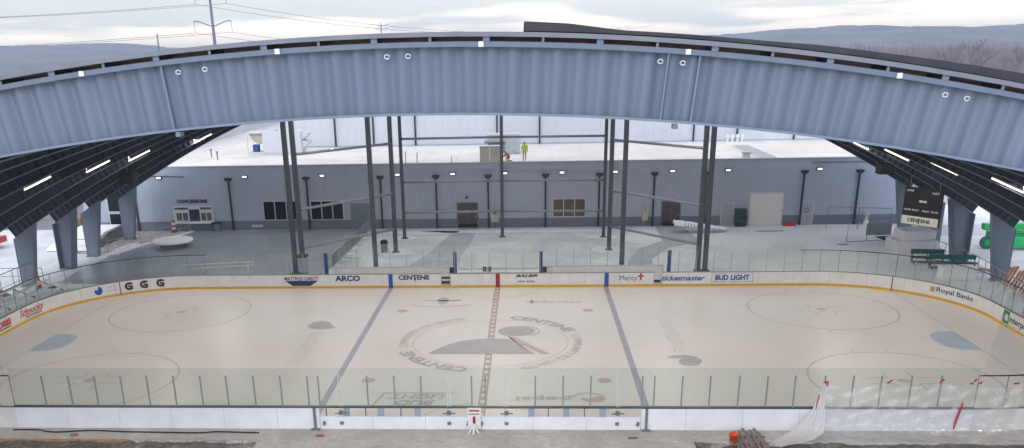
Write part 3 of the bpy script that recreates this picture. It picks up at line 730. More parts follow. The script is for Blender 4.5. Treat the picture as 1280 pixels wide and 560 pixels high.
mb.add(vs, [(i*9+j, (i+1)*9+j, (i+1)*9+j+1, i*9+j+1) for i in range(12) for j in range(8)])
tag(mb.build('plastic_scrap', M['plastic'], smooth=True), 'crumpled scrap of clear plastic lying by the orange bucket', 'plastic sheet')
def crumple(name, x, y, sx_, sy_, m, label, cat):
    mb = MB(); vs = [(x+(i/4-.5)*sx_, y+(j/3-.5)*sy_, .012+.04*random.random()) for i in range(5) for j in range(4)]
    mb.add(vs, [(i*4+j, (i+1)*4+j, (i+1)*4+j+1, i*4+j+1) for i in range(4) for j in range(3)])
    tag(mb.build(name, m), label, cat)
crumple('paper_scrap', -7.05, -13.92, .40, .20, M['paper'], 'red paper scrap on the walk below the left brace post', 'litter')
crumple('paper_scrap', 6.75, -14.0, .42, .16, M['brownpaper'], 'brown scrap on the walk below the right brace post', 'litter')
crumple('paper_scrap', -18.3, -13.95, .36, .18, M['paper'], 'faded red scrap below the black cable', 'litter')

# ------------------------------------------------------------------ the big arched roof
RA = 57.0
def zc(y): return 14.67+(y+31)/63.5*.53
def za(x, y, off=0.): return zc(y)-x*x/2/RA+off
def rad(x, y, off):
    """point on the arch at plan x, moved off metres along the arch normal"""
    t = x/RA; l = math.sqrt(1+t*t); return (x+off*t/l, y, za(x, y)+off/l)
roof = thing('arched_roof', 'vast blue grey arched steel roof spanning the open air rink', 'roof', (0, 0, 0))
XE = 36.0
def arc_strip(mb, y0, y1, o0, o1, x0=-XE, x1=XE, n=90, yref=None):
    vs = []
    for i in range(n+1):
        x = x0+(x1-x0)*i/n
        for y, o in ((y0, o0), (y1, o0), (y1, o1), (y0, o1)):
            p = rad(x, yref if yref is not None else y, o); vs.append((p[0], y, p[2]))
    fs = [(4*i+j, 4*i+(j+1) % 4, 4*(i+1)+(j+1) % 4, 4*(i+1)+j) for i in range(n) for j in range(4)]+[(0, 1, 2, 3), (4*n+3, 4*n+2, 4*n+1, 4*n)]
    mb.add(vs, fs)
def arch_beam(y, face, mweb, detail=4):
    pitch = .44; n = int(2*XE/pitch); mb = MB(); vs = []; x = -XE
    prof = [(k/10, .048-.048*math.cos(2*PI*(k/10)**1.25)) for k in range(10)] if detail == 4 else [(0, 0), (.5, .07)]
    xs_ = []
    for k in range(n):
        for u, d in prof: xs_.append((-XE+(k+u)*pitch, d))
    xs_.append((XE, 0))
    for x, d in xs_:
        for o in (.03, 1.28):
            p = rad(x, y, o); vs.append((p[0], y+d*face, p[2]))
    m_ = len(xs_)
    mb.add(vs, [(2*i, 2*i+2, 2*i+3, 2*i+1) for i in range(m_-1)])
    b = mb.build('arch_beam', mweb, roof)
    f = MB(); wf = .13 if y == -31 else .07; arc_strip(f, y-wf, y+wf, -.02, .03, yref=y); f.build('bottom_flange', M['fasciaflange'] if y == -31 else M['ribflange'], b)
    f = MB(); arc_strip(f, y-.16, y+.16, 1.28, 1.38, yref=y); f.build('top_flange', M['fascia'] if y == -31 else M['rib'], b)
    return b
RY = [-31]+[-28.3+6.1*k for k in range(11)]
RY = [-31.0, -22.3, -16.2, -10.1, -4.0, 2.1, 8.2, 14.3, 20.4, 26.5, 32.5]
beams = {}
for y in RY:
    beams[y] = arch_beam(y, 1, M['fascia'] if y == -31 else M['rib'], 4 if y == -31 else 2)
nb = beams[-31.0]
mb = MB()
for x in (-5.15, 4.85, 5.45):           # stiffener plates on the near web
    p, q = rad(x, -31, .03), rad(x, -31, 1.28); mb.bar((p[0], -31.06, p[2]), (q[0], -31.06, q[2]), .03, .12, up=(0, 1, 0))
mb.build('web_stiffener', M['fasciaflange'], nb)
for x in (-4.85, -4.3, -.62, -.2, 4.72, 5.15, 10.2, 10.62):
    mb = MB(); c = rad(x, -31, 1.12)
    mb.tube([(c[0]+.05*math.cos(a), -31.03, c[2]+.04*math.sin(a)) for a in [2*PI*i/14*.93+random.random()*.05 for i in range(15)]], .012, 6); mb.build('lifting_eye', M['white'], nb)
for x in (-6.75, -2.75, 1.24, 5.2, 9.2):
    mb = MB(); c = rad(x, -31, 1.33); mb.box(c[0]-.05, c[0]+.05, -31.2, -31.162, c[2]-.05, c[2]+.05); mb.build('flange_tab', M['white'], nb)
for x in (-5.05, 5.15):
    mb = MB(); c = rad(x, -31, -.04); mb.box(c[0]-.05, c[0]+.05, -31.22, -31.0, c[2]-.09, c[2]+.0); mb.build('cable_clip', M['stanchdark'], nb)
# purlins between beams and deck
for k in range(-32, 33):
    x = k*1.09+.25
    p = rad(x, -31, 1.38); mb = MB(); vs = []
    for y in (-31.1, 32.6):
        for dx, o in ((-.03, 1.385), (.03, 1.385), (.03, 1.475), (-.03, 1.475)):
            q = rad(x+dx, y, o); vs.append((q[0], y, q[2]))
    mb.add(vs, [(0, 1, 5, 4), (1, 2, 6, 5), (2, 3, 7, 6), (3, 0, 4, 7), (0, 3, 2, 1), (4, 5, 6, 7)])
    mb.build('purlin', M['deckshade'], roof)
    mb = MB(); q0, q1 = rad(x, -31, 1.382), rad(x, -31, 1.475); wd = .13 if k % 2 else .05
    mb.bar((q0[0], -31.13, q0[2]), (q1[0], -31.13, q1[2]), wd, .04, up=(0, 1, 0)); mb.build('purlin_clip', M['fasciaflange'], roof)
mb = MB(); vs = []; nd = 120
for i in range(nd+1):
    x = -XE-.4+(2*XE+.8)*i/nd
    for y, o in ((-31.15, 1.482), (32.9, 1.482), (32.9, 1.55), (-31.15, 1.55)):
        q = rad(x, y, o); vs.append((q[0], y, q[2]))
mb.add(vs, [(4*i+j, 4*i+(j+1) % 4, 4*(i+1)+(j+1) % 4, 4*(i+1)+j) for i in range(nd) for j in range(4)]+[(0, 1, 2, 3), (4*nd+3, 4*nd+2, 4*nd+1, 4*nd)])
mb.build('roof_deck', M['deckshade'], roof)
mb = MB(); arc_strip(mb, -31.22, -31.155, 1.472, 1.56); mb.build('edge_trim', M['rooftrim'], roof)
mb = MB(); arc_strip(mb, 32.905, 32.96, 1.50, 1.575); mb.build('edge_trim', M['rooftrim'], roof)
# dark inner closure seen through the slot above the near beam
mb = MB(); arc_strip(mb, -30.3, -30.25, 1.383, 1.478); mb.build('closure_strip', M['purlin'], roof)
# black membrane lapped over the right half of the roof
mb = MB(); vs = []; nm = 60
def mh(x):
    t = [(2.05, .175), (2.9, .155), (3.9, .07), (6.8, .075), (7.6, .11), (9, .12), (11, .16), (12.5, .19), (36.5, .19)]
    for (a, ha), (b, hb) in zip(t, t[1:]):
        if a <= x <= b: return ha+(hb-ha)*(x-a)/(b-a)
    return .17
for i in range(nm+1):
    x = 2.05+(36.3-2.05)*(i/nm)**1.6
    for y, o in ((-31.1, 1.58), (32.8, 1.58), (32.8, 1.58+mh(x)), (-31.1, 1.58+mh(x))):
        q = rad(x, y, o); vs.append((q[0], y+.02*math.sin(i), q[2]))
mb.add(vs, [(4*i+j, 4*i+(j+1) % 4, 4*(i+1)+(j+1) % 4, 4*(i+1)+j) for i in range(nm) for j in range(4)]+[(0, 1, 2, 3), (4*nm+3, 4*nm+2, 4*nm+1, 4*nm)])
mb.build('membrane', M['membrane'], roof)

# tapered columns under the eaves
def roof_column(side, y, deep, label, bx=None):
    t = thing('roof_column', label, 'column', (side*35.6, y, 0), 'tapered columns under the roof eaves')
    X = lambda a: side*a
    zt_o = za(36.0, y)-.03; zt_i = za(34.3, y)-.03
    outer_b, outer_t = (36.05, 36.02) ; inner_b, inner_t = (35.2, 34.35)
    # web plate
    wb = MB(); wb.prism([(outer_b, -.02), (inner_b, -.02), (inner_t, zt_i), (outer_t, zt_o)], lambda a, z: (X(a), y-.03, z), lambda a, z: (X(a), y+.03, z)); wb.build('web_plate', M['steel'], t)
    d = .55 if deep else .24
    fb = MB(); fb.prism([(outer_b, -.02), (outer_b+.05, -.02), (outer_t+.05, zt_o-.02), (outer_t, zt_o)], lambda a, z: (X(a), y-d, z), lambda a, z: (X(a), y+d, z)); fb.build('outer_flange', M['steel'], t)
    fb = MB(); fb.prism([(inner_b, -.02), (inner_b-.05, -.02), (inner_t-.05, zt_i+.02), (inner_t, zt_i)], lambda a, z: (X(a), y-d, z), lambda a, z: (X(a), y+d, z)); fb.build('inner_flange', M['fascia'], t)
    if not deep:
        pb = MB(); pb.prism([(outer_b-.02, .02), (inner_b+.02, .02), (inner_t+.02, zt_i-.02), (outer_t-.02, zt_o-.01)], lambda a, z: (X(a), y-.22, z), lambda a, z: (X(a), y-.18, z)); pb.build('face_plate', M['fascia'], t)
    kb = MB(); kb.box(min(X(inner_b-.15), X(outer_b+.15)), max(X(inner_b-.15), X(outer_b+.15)), y-.35, y+.35, -.02, .05); kb.build('base_plate', M['steel'], t)
for side, ys in ((-1, (14.3, 20.4, 25.0, 32.5)), (1, (14.2, 20.6, 25.5, 31.4))):
    for i, y in enumerate(ys):
        lab = ['tapered %s column nearest the camera on the %s side of the rink', 'deep flanged tapered column, %s second from the near end on the %s side', 'tapered column, %s third from the near end on the %s side', 'tapered %s column farthest from the camera on the %s side'][i]
        lab = lab % (('blue grey', 'left') if side < 0 else ('blue grey', 'right'))
        if side > 0 and i == 2: lab = 'tapered column behind the hanging scoreboard on the right side'
        roof_column(side, y, i == 1, lab)
for side in (-1, 1):
    for y in (8.2, 2.1, -4.0, -10.1, -16.2, -22.3, -31.0):
        roof_column(side, y, False, 'tapered blue grey column on the %s side nearer than the picture edge' % ('left' if side < 0 else 'right'))

# strip lights under the roof ---------------------------------------------------------
def strip_light(x, y, label, grp, ln=1.55, power=0, off=.06):
    t = thing('strip_light', label, 'strip light', rad(x, y, off), grp)
    a, b = rad(x-ln/2, y, off), rad(x+ln/2, y, off)
    mb = MB(); mb.bar((a[0], y, a[2]+.05), (b[0], y, b[2]+.05), .20, .07); mb.build('housing', M['trim'], t)
    mb = MB(); mb.bar((a[0], y, a[2]-.01), (b[0], y, b[2]-.01), .15, .05); mb.build('diffuser', M['lum'], t)
    mb = MB()
    for q in (a, b): mb.tube([(q[0], y, q[2]+.08), (q[0], y, q[2]+.95)], .012, 5)
    mb.build('hanger_rod', M['stanchdark'], t)
    if power:
        l = bpy.data.lights.new('strip_lamp', 'AREA'); l.shape = 'RECTANGLE'; l.size = ln; l.size_y = .15; l.energy = power; l.color = (1, .93, .86)
        lo = bpy.data.objects.new('strip_lamp', l); COL.objects.link(lo); lo.location = Vector((x, y, za(x, y)+off-.06))-Vector(t.location); lo.parent = t
POW = 330
vis = [(-24.4, -2.1, 'lit strip light under the left roof, nearest the camera'), (-24.5, 5.4, 'lit strip light under the left roof, second from the near end'), (-24.8, 12.4, 'lit strip light under the left roof, third from the near end'), (-25.1, 26.2, 'lit strip light under the left roof, farthest from the camera'),
       (26.3, 19.0, 'lit strip light under the right roof, farthest from the camera'), (25.9, 10.6, 'lit strip light under the right roof, third from the near end'), (25.7, 3.1, 'lit strip light under the right roof, second from the near end'), (25.1, -5.2, 'lit strip light under the right roof, nearest the camera')]
for x, y, lab in vis: strip_light(x, y, lab, 'lit strip lights under the roof', power=POW)
for x in (-14, 0, 14):  # rows out of view, added to light the rink
    for y in (-25, -13, -7, -1, 5.2, 11.3, 17.4, 23.4): strip_light(x, y, 'added unseen strip light high under the middle of the roof', 'added unseen strip lights under the middle of the roof', power=POW)
for x in (-25, 25):  # more unseen lights, added for the light inside
    for y in (-13, -25): strip_light(x, y, 'added unseen strip light under the roof behind the near fascia', 'added unseen strip lights under the middle of the roof', power=POW)
for x, y, lab in ((-28.9, 18.9, 'black loudspeaker hanging under the left roof'), (30.0, 22.5, 'black loudspeaker hanging under the right roof')):
    p = rad(x, y, -.35); t = thing('loudspeaker', lab, 'loudspeaker', p, 'loudspeakers under the roof')
    mb = MB(); mb.box(p[0]-.55, p[0]+.55, y-.5, y+.5, p[2]-.45, p[2]+.35); mb.build('cabinet', M['rubber'], t, bevel=.05)
    mb = MB(); mb.tube([(p[0], y-.51, p[2]-.05), (p[0], y-.53, p[2]-.05)], .3, 18); mb.build('speaker_cone', M['black'], t)
    mb = MB(); mb.tube([(p[0], y, p[2]+.34), (p[0], y, p[2]+1.2)], .03, 6); mb.build('hanger_rod', M['stanchdark'], t)

# ------------------------------------------------------------------ scoreboard
t = thing('scoreboard', 'black scoreboard with cream sponsor strip hanging between the right columns', 'scoreboard', (32.3, 20.8, 2.7))
A, B = Vector((31.4, 22.0, 0)), Vector((33.2, 19.6, 0)); dAB = (B-A).normalized(); nAB = Vector((-dAB.y, dAB.x, 0))*-1
nAB = Vector((dAB.y, -dAB.x, 0))
Lb = (B-A).length
def sbp(u, z, o=0.): p = A+dAB*u-nAB*0+nAB*o; return (p.x, p.y, z)
if nAB.dot(Vector((-1, -1, 0))) < 0: nAB = -nAB
def sbox(name, u0, u1, z0, z1, o0, o1, m, par):
    mb = MB(); mb.prism([(u0, z0), (u1, z0), (u1, z1), (u0, z1)], lambda u, z: sbp(u, z, o0), lambda u, z: sbp(u, z, o1)); return mb.build(name, m, par)
sbox('cabinet', 0, Lb, 2.70, 5.55, -.25, 0, M['rubber'], t)
sbox('sponsor_panel', .02, Lb-.02, 2.74, 3.38, .002, .02, M['scoresign'], t)
flip = 1 if Vector(sbp(1, 0)).x > Vector(sbp(0, 0)).x else -1
def sb_text(s, u, z, w_, h, m, bold=.02, o=.024): lettering('caption', s, w_, h, lambda x, y: sbp(u+x, z+y, o), m, t, bold)
sb_text('CENTENE', Lb*.48, 3.08, 1.85, .28, M['black'], .04); sbox('caption', Lb*.46, Lb*.50, 2.86, 3.2, .021, .024, M['black'], t)
sb_text('HOME', .45, 5.3, .52, .14, M['scoretext'], 0, .004); sb_text('GUEST', Lb-.5, 5.25, .55, .14, M['scoretext'], 0, .004)
sb_text('PERIOD', Lb*.52, 4.55, .6, .16, M['scoretext'], .02, .004)
for s, u in (('PLAYER', .4), ('PENALTY', 1.05), ('PENALTY', 1.9), ('PLAYER', 2.6)): sb_text(s, u, 3.85, .55, .13, M['scoretext'], 0, .004)
mb = MB()
for u in (.3, Lb-.3): p = sbp(u, 5.5, -.12); mb.tube([p, (p[0], p[1], 7.2)], .03, 6)
mb.build('hanger_rod', M['stanchdark'], t)

# ------------------------------------------------------------------ steel frame behind the far boards
fr = thing('steel_frame', 'tall dark steel posts joined by pipe rails behind the far boards', 'steel frame', (0, 24, 0))
cols = [(-16.0, 18), (-15.38, 18), (-9.86, 19.2), (-9.16, 25.6), (-9.18, 31.65), (-.17, 32.0), (9.03, 31.5), (9.06, 25.85), (9.5, 19.4), (15.12, 17.9), (15.65, 17.9)]
for x, y in cols:
    r = .17 if y < 30 else .14
    mb = MB(); mb.box(x-r, x+r, y-r, y+r, -.02, min(za(x, y)-.05, 15.2)); c = mb.build('post', M['post'], fr)
    mb = MB(); mb.box(x-.3, x+.3, y-.3, y+.3, -.02, .04); mb.build('base_plate', M['post'], c)
def rails(p, q, zs, r=.105):
    for z0, z1 in zs: mb = MB(); mb.tube([(p[0], p[1], z0), (q[0], q[1], z1)], r, 10); mb.build('pipe_rail', M['framerail'], fr, smooth=True)
rails((-15.2, 18.05), (-9.2, 25.5), [(9.06, 9.06), (4.95, 4.95), (2.0, 2.0)])
rails((15.0, 17.95), (9.1, 25.75), [(9.06, 9.06), (4.95, 4.95), (2.0, 2.0)])
rails((-9.1, 31.7), (-.2, 32.0), [(8.9, 8.9), (5.1, 5.1), (2.35, 2.35)]); rails((-.15, 32.0), (9.0, 31.55), [(8.9, 8.9), (5.1, 5.1), (2.35, 2.35)])
mb = MB(); mb.box(-15.62, -15.1, 17.74, 18.26, .02, 1.25); mb.build('post_guard', M['flange'], fr); mb = MB(); mb.box(-15.72, -15.0, 17.66, 18.34, 1.25, 1.45); mb.build('post_guard', M['rubber'], fr)

# ------------------------------------------------------------------ rink building
YF = 36.8
bd = thing('ice_center_building', 'low blue grey building with white flat roof behind the plaza', 'building', (0, YF, 0))
X0, X1, ZR = -41.8, 41.0, 6.18
def panel_strips(mb, x0, x1, y, z0, z1, pitch, d=.05, gap=.007):
    x = x0
    while x < x1-.01:
        b = min(x+pitch, x1); mb.box(x+gap/2, b-gap/2, y-d, y+.05, z0, z1); x = b
mb = MB(); mb.box(X0, X1, YF+.02, YF+.3, .9, ZR); wl = mb.build('wall', M['wallup'], bd)
mb = MB(); panel_strips(mb, X0, X1, YF, .9, ZR-.08, 1.02); mb.build('wall_panel', M['wallup'], wl)
mb = MB(); mb.box(X0, X1, YF-.02, YF+.3, -.05, .898); mb.build('masonry_band', M['wallband'], bd)
mb = MB(); mb.box(X0-.1, X1+.1, YF-.10, YF+.35, ZR-.08, ZR+.03); mb.build('parapet_cap', M['flange'], bd)
mb = MB(); mb.box(X0, X1, YF+.36, 130, ZR-.35, ZR-.12); rf = mb.build('flat_roof', M['roofmem'], bd)
mb = MB()
for k in range(26): mb.box(X0+1.6+k*3.2, X0+1.66+k*3.2, YF+.5, 100, ZR-.119, ZR-.112)
mb.build('membrane_seam', M['hvac'], rf)
mb = MB(); mb.box(X0, X0+.3, YF+.3, 130, -.05, ZR); mb.box(X1-.3, X1, YF+.3, 130, -.05, ZR); mb.build('side_wall', M['wallup'], bd)
mb = MB(); mb.box(28.5, 38.5, YF-.16, YF-.06, 5.78, 5.86); mb.build('flashing', M['wallband'], bd)
mb = MB(); mb.tube([(x, YF-.15, 5.2+.12*math.sin((x+37)*.5)) for x in [-36.2+.5*k for k in range(11)]], .04, 6); mb.build('conduit', M['spout'], bd)
def window(x0, x1, z0, z1, nl, pane, parent, y=YF):
    mb = MB(); f = .07
    for a, b, c, d in ((x0, x1, z0, z0+f), (x0, x1, z1-f, z1), (x0, x0+f, z0+f, z1-f), (x1-f, x1, z0+f, z1-f)): mb.box(a, b, y-.12, y-.02, c, d)
    for k in range(1, nl): x = x0+(x1-x0)*k/nl; mb.box(x-.04, x+.04, y-.12, y-.02, z0+f, z1-f)
    fr_ = mb.build('window', M['frame'], parent)
    mb = MB(); mb.box(x0+.02, x1-.02, y-.075, y-.06, z0+.02, z1-.02); mb.build('pane', pane, fr_)
window(-23.7, -20.25, .93, 2.82, 3, M['pane'], bd); window(-19.0, -15.75, .91, 2.78, 3, M['pane'], bd); window(4.55, 7.7, .95, 2.72, 3, M['panelit'], bd)
window(-39.3, -37.9, 1.9, 4.6, 1, M['pane'], bd); window(-39.3, -37.9, -.0, 1.8, 1, M['pane'], bd)
def door(x0, x1, z1, m, kick=None, leaf=1, z0=0):
    mb = MB(); mb.box(x0-.08, x1+.08, YF-.10, YF-.052, z0, z1+.08); fr_ = mb.build('door', M['doorgrey'] if m is not M['doorpale'] else M['frame'], bd)
    for k in range(leaf):
        a = x0+(x1-x0)*k/leaf; b = x0+(x1-x0)*(k+1)/leaf
        mb = MB(); mb.box(a+.02, b-.02, YF-.13, YF-.102, z0+.02, z1); mb.build('door_leaf', m, fr_)
    if kick: mb = MB(); mb.box(x0+.02, x1-.02, YF-.14, YF-.132, z0+.03, z0+.38); mb.build('kick_plate', kick, fr_)
    mb = MB(); mb.box(x1-.2, x1-.14, YF-.17, YF-.135, z0+1.0, z0+1.15); mb.build('handle', M['frame'], fr_)
    return fr_
door(-15.0, -12.95, 2.42, M['doorgrey'], None, 2); door(-4.62, -2.68, 2.38, M['doorbrown'], M['rubber'], 2); door(14.95, 16.68, 2.3, M['doorbrown'], M['rubber'], 2)
door(20.6, 21.7, 2.1, M['doorpale']); d5 = door(27.95, 29.1, 2.14, M['doorpale'])
mb = MB(); mb.tube([(28.5+.2*math.cos(PI*i/10), YF-.15, 1.35+.2*math.sin(PI*i/10)) for i in range(21)], .035, 6); mb.build('red_round_notice', M['paper'], d5)
mb = MB(); mb.box(23.1, 26.3, YF-.10, YF-.052, -.02, 3.05); gd = mb.build('roller_door', M['frame'], bd)
mb = MB()
for k in range(8): mb.box(23.22, 26.18, YF-.13, YF-.102, .0+k*.365, .355+k*.365)
mb.build('door_slats', M['garage'], gd)
# concession window
mb = MB(); mb.box(-32.75, -28.7, YF-.12, YF-.052, .72, 2.42); cw = mb.build('serving_window', M['frame'], bd)
mb = MB(); mb.box(-32.8, -28.6, YF-.45, YF-.121, .74, .84); mb.build('counter', M['white'], cw)
for a, b in ((-32.45, -31.9), (-31.8, -31.3), (-29.95, -29.5), (-29.4, -28.95)): mb = MB(); mb.box(a, b, YF-.135, YF-.122, 1.0, 1.75); mb.build('pane', M['panelit'], cw)
mb = MB(); mb.box(-31.15, -30.1, YF-.135, YF-.122, .95, 2.1); mb.build('menu_board', M['spout'], cw)
mb = MB(); mb.box(-32.6, -31.2, YF-.135, YF-.122, 2.08, 2.28); mb.box(-30.0, -28.85, YF-.135, YF-.122, 2.08, 2.28); mb.build('pane', M['panelit'], cw)
lettering('sign_lettering', 'CONCESSIONS', 3.05, .36, lambda x, y: (-30.72+x, YF-.09, 2.88+y), M['black'], bd, .05)
# downspouts
for x in (-36.4, -26.85, -19.2, -12.0, -6.62, -1.62, 3.85, 8.95, 14.1, 18.95, 27.95, 33.0):
    mb = MB(); mb.box(x-.08, x+.08, YF-.22, YF-.075, -.02, 4.78); d_ = mb.build('downspout', M['spout'], bd)
    if x > -36: mb = MB(); mb.prism([(x-.34, 5.08), (x+.34, 5.08), (x+.34, 4.92), (x+.16, 4.76), (x-.16, 4.76), (x-.34, 4.92)], lambda a, z: (a, YF-.36, z), lambda a, z: (a, YF-.07, z)); mb.build('rain_head', M['spout'], d_)
for x in (-33.7, -25.2, -17.6, -10.3, -5.0, .0, 5.4, 10.4, 15.75, 20.9, 29.3):
    mb = MB(); mb.box(x-.28, x+.28, YF-.24, YF-.062, 5.05, 5.31); o = mb.build('wall_light', M['spout'], bd)
    mb = MB(); mb.box(x-.21, x+.21, YF-.262, YF-.242, 5.10, 5.26); mb.build('lens', M['walllum'], o)
mb = MB(); mb.tube([(-3.7, YF-.06, 3.15), (-3.7, YF-.35, 3.25), (-3.7, YF-.4, 3.05)], .025, 6); mb.lathe([(.03, .1), (.2, -.08), (.17, -.08)], (-3.7, YF-.4, 3.0), 12); mb.build('gooseneck_lamp', M['spout'], bd)
for x0, x1, z0, z1 in ((-1.38, -.67, .58, 1.66), (13.1, 13.65, .55, 1.86)):
    mb = MB(); mb.box(x0, x1, YF-.32, YF-.055, z0, z1); o = mb.build('electrical_box', M['beige'], bd)
    mb = MB(); mb.box(x0+.18, x1-.2, YF-.33, YF-.321, z1-.35, z1-.15); mb.build('meter_window', M['grey_ink'], o)
    mb = MB(); mb.tube([(x0+.1, YF-.2, z0), (x0+.1, YF-.2, -.02)], .04, 6); mb.build('conduit', M['rail'], o)
mb = MB(); mb.box(-9.35, -9.1, YF-.3, YF-.055, 1.1, 1.75); mb.build('electrical_box', M['beige'], bd)
mb = MB(); mb.box(-25.0, -23.9, YF-.12, YF-.022, .28, .50); mb.build('wall_vent', M['frame'], bd)

# tall hall behind and left wing
th = thing('tall_hall', 'tall pale metal hall rising behind the flat white roof', 'building', (7, 55.9, 6))
mb = MB(); mb.box(-26.6, 44, 55.9, 100, 5.9, 10.6); wl = mb.build('wall', M['wallfar'], th)
mb = MB(); panel_strips(mb, -26.6, 44, 55.86, 6.2, 10.55, 1.0, .04, .008); mb.build('wall_panel', M['wallfar'], wl)
mb = MB(); mb.box(-26.7, 44.1, 55.75, 100.1, 10.602, 10.72); mb.build('parapet_cap', M['trim'], th)
mb = MB(); mb.box(-26.6, 44, 55.84, 55.86, 6.0, 6.3); mb.build('base_flashing', M['wallup'], th)
for x in (-20.05, -15.6, -10.75, -1.35, 3.5, 20.85, 25.7, 32.0):
    mb = MB(); mb.box(x-.09, x+.09, 55.62, 55.80, 6.15, 9.5); d_ = mb.build('downspout', M['spout'], th)
    mb = MB(); mb.prism([(x-.36, 9.9), (x+.36, 9.9), (x+.36, 9.7), (x+.15, 9.45), (x-.15, 9.45), (x-.36, 9.7)], lambda a, z: (a, 55.5, z), lambda a, z: (a, 55.8, z)); mb.build('rain_head', M['spout'], d_)
wg = thing('office_wing', 'pale wing with a row of windows at the far left end of the white roof', 'building', (-41, 80, 6))
mb = MB(); mb.box(-44, -38, 44, 120, 5.9, 11.5); mb.build('wall', M['wallfar'], wg)
for k in range(4):
    y = 80+k*6.1; mb = MB(); mb.box(-37.99, -37.9, y, y+5.7, 7.0, 9.4); f = mb.build('window', M['frame'], wg)
    mb = MB(); mb.box(-37.9, -37.88, y+.3, y+5.4, 7.2, 9.2); mb.build('pane', mat('grey_green_glass', (.12, .17, .18), .2, .1), f)

# rooftop things
ZT = ZR-.12
t = thing('rooftop_unit', 'long white air handler with open coil end on the white roof at left', 'air conditioner', (-24.8, 48.6, ZT))
mb = MB(); mb.box(-26.3, -22.1, 47.6, 49.8, ZT+.25, ZT+2.45); mb.build('cabinet', M['hvac'], t)
mb = MB(); mb.box(-28.0, -26.32, 47.75, 49.7, ZT+.25, ZT+.35); mb.box(-28.0, -26.32, 47.6, 49.8, ZT+2.3, ZT+2.45); mb.box(-28.0, -27.92, 47.6, 47.7, ZT+.35, ZT+2.3); mb.build('coil_frame', M['hvac'], t)
mb = MB(); mb.prism([(-27.9, 2.25), (-26.35, 2.25), (-26.35, 1.35), (-26.9, 1.1), (-27.5, 1.5)], lambda a, z: (a, 48.2, ZT+z), lambda a, z: (a, 49.6, ZT+z)); mb.build('coil', M['beige'], t)
mb = MB(); mb.box(-27.5, -26.9, 47.9, 48.6, ZT+.36, ZT+1.1); mb.build('compressor', M['bluepad'], t)
mb = MB(); mb.box(-28.0, -22.1, 47.7, 49.7, ZT, ZT+.248); mb.build('curb', M['hvac'], t)
for z in (.6, 1.5):
    mb = MB(); mb.prism([(-22.1, z+.9), (-21.4, z+.75), (-21.4, z+.55), (-22.1, z)], lambda a, zz: (a, 47.8, ZT+zz), lambda a, zz: (a, 49.6, ZT+zz)); mb.build('intake_hood', M['hvac'], t)
for k in range(2): mb = MB(); mb.lathe([(.5, 0), (.5, .22), (.42, .25)], (-25.3+k*1.6, 48.7, ZT+2.452), 20); mb.build('fan_cowl', M['hvac'], t)
t = thing('plywood_crate', 'tan plywood crate standing near the front edge of the white roof', 'crate', (-1.5, 38.6, ZT))
mb = MB(); mb.box(-2.45, -.40, 38.1, 39.3, ZT+.02, ZT+1.45); mb.build('crate_sides', M['tan'], t, bevel=.02)
mb = MB(); mb.box(-2.5, -.35, 38.05, 39.35, ZT+1.452, ZT+1.50); mb.build('lid', M['hvac'], t)
mb = MB(); mb.box(-1.55, -1.42, 38.06, 38.095, ZT+.1, ZT+1.4); mb.build('batten', M['white'], t)
t = thing('rooftop_unit', 'light grey rooftop unit with dark louvres behind the tan crate', 'air conditioner', (-.4, 46, ZT))
mb = MB(); mb.box(-2.0, 1.35, 45.2, 47.2, ZT+.0, ZT+2.0); mb.build('cabinet', M['hvac'], t)
mb = MB(); mb.box(-1.95, -.2, 45.12, 45.19, ZT+.95, ZT+1.1); mb.box(-1.0, -.2, 45.12, 45.19, ZT+.6, ZT+.72); mb.box(-1.7, -1.0, 45.12, 45.19, ZT+1.72, ZT+1.8); mb.build('louvre', M['grey_ink'], t)
mb = MB(); mb.box(-2.3, -.1, 45.0, 47.3, ZT+1.15, ZT+1.25); mb.build('shelf_hood', M['stanchdark'], t)
for k in range(5):
    x = 24.1+k*.34; mb = MB(); mb.tube([(x, 37.3, ZT+.12), (x, 50, ZT+.12)], .045, 6)
    o = mb.build('conduit', M['trim']); tag(o, 'white pipe run lying along the flat roof towards the tall hall', 'pipe', 'parallel pipes on the white roof at right')
for k in range(4):
    x = 24.4+k*.55; t = thing('roof_vent', 'small white vent in the row of four at the foot of the tall hall', 'vent', (x, 54.5, ZT), 'white vents below the tall hall')
    mb = MB(); mb.lathe([(.12, 0), (.12, .5), (.22, .55), (.2, .75), (.05, .85)], (x, 54.5, ZT), 12); mb.build('cowl', M['white'], t)
t = thing('roof_vent', 'low white box vent on the roof right of the steel posts', 'vent', (23.0, 39, ZT))
mb = MB(); mb.box(22.7, 23.35, 38.8, 39.4, ZT, ZT+.35); mb.build('base', M['hvac'], t); mb = MB(); mb.box(22.6, 23.45, 38.7, 39.5, ZT+.4, ZT+.55); mb.build('hood', M['hvac'], t)
for x, y, h, lab in ((-12.9+3.2, 38.6, .95, 'thin roof stub pipe left of the tan crate, left one'), (-8.6, 38.8, .85, 'thin roof stub pipe left of the tan crate, right one'), (-5.2, 38.3, .55, 'short curved stub pipe on the roof nearest the tan crate')):
    mb = MB(); mb.tube([(x, y, ZT), (x, y, ZT+h), (x+.1, y, ZT+h+.08)], .05, 8); mb.lathe([(.11, 0), (.11, .06), (.06, .09)], (x, y, ZT), 10); tag(mb.build('stub_pipe', M['trim']), lab, 'pipe')
for x, y, lab in ((-31.5, 46, 'slim grey vent pipe on the roof left of the air handler'), (-30.0, 43.5, 'short grey vent pipe on the roof near the left canopy')):
    mb = MB(); mb.tube([(x, y, ZT), (x, y, ZT+.8)], [.05, .09], 8); mb.lathe([(.14, .78), (.14, .9)], (x, y, ZT), 10); tag(mb.build('vent_pipe', M['stanchdark']), lab, 'pipe')

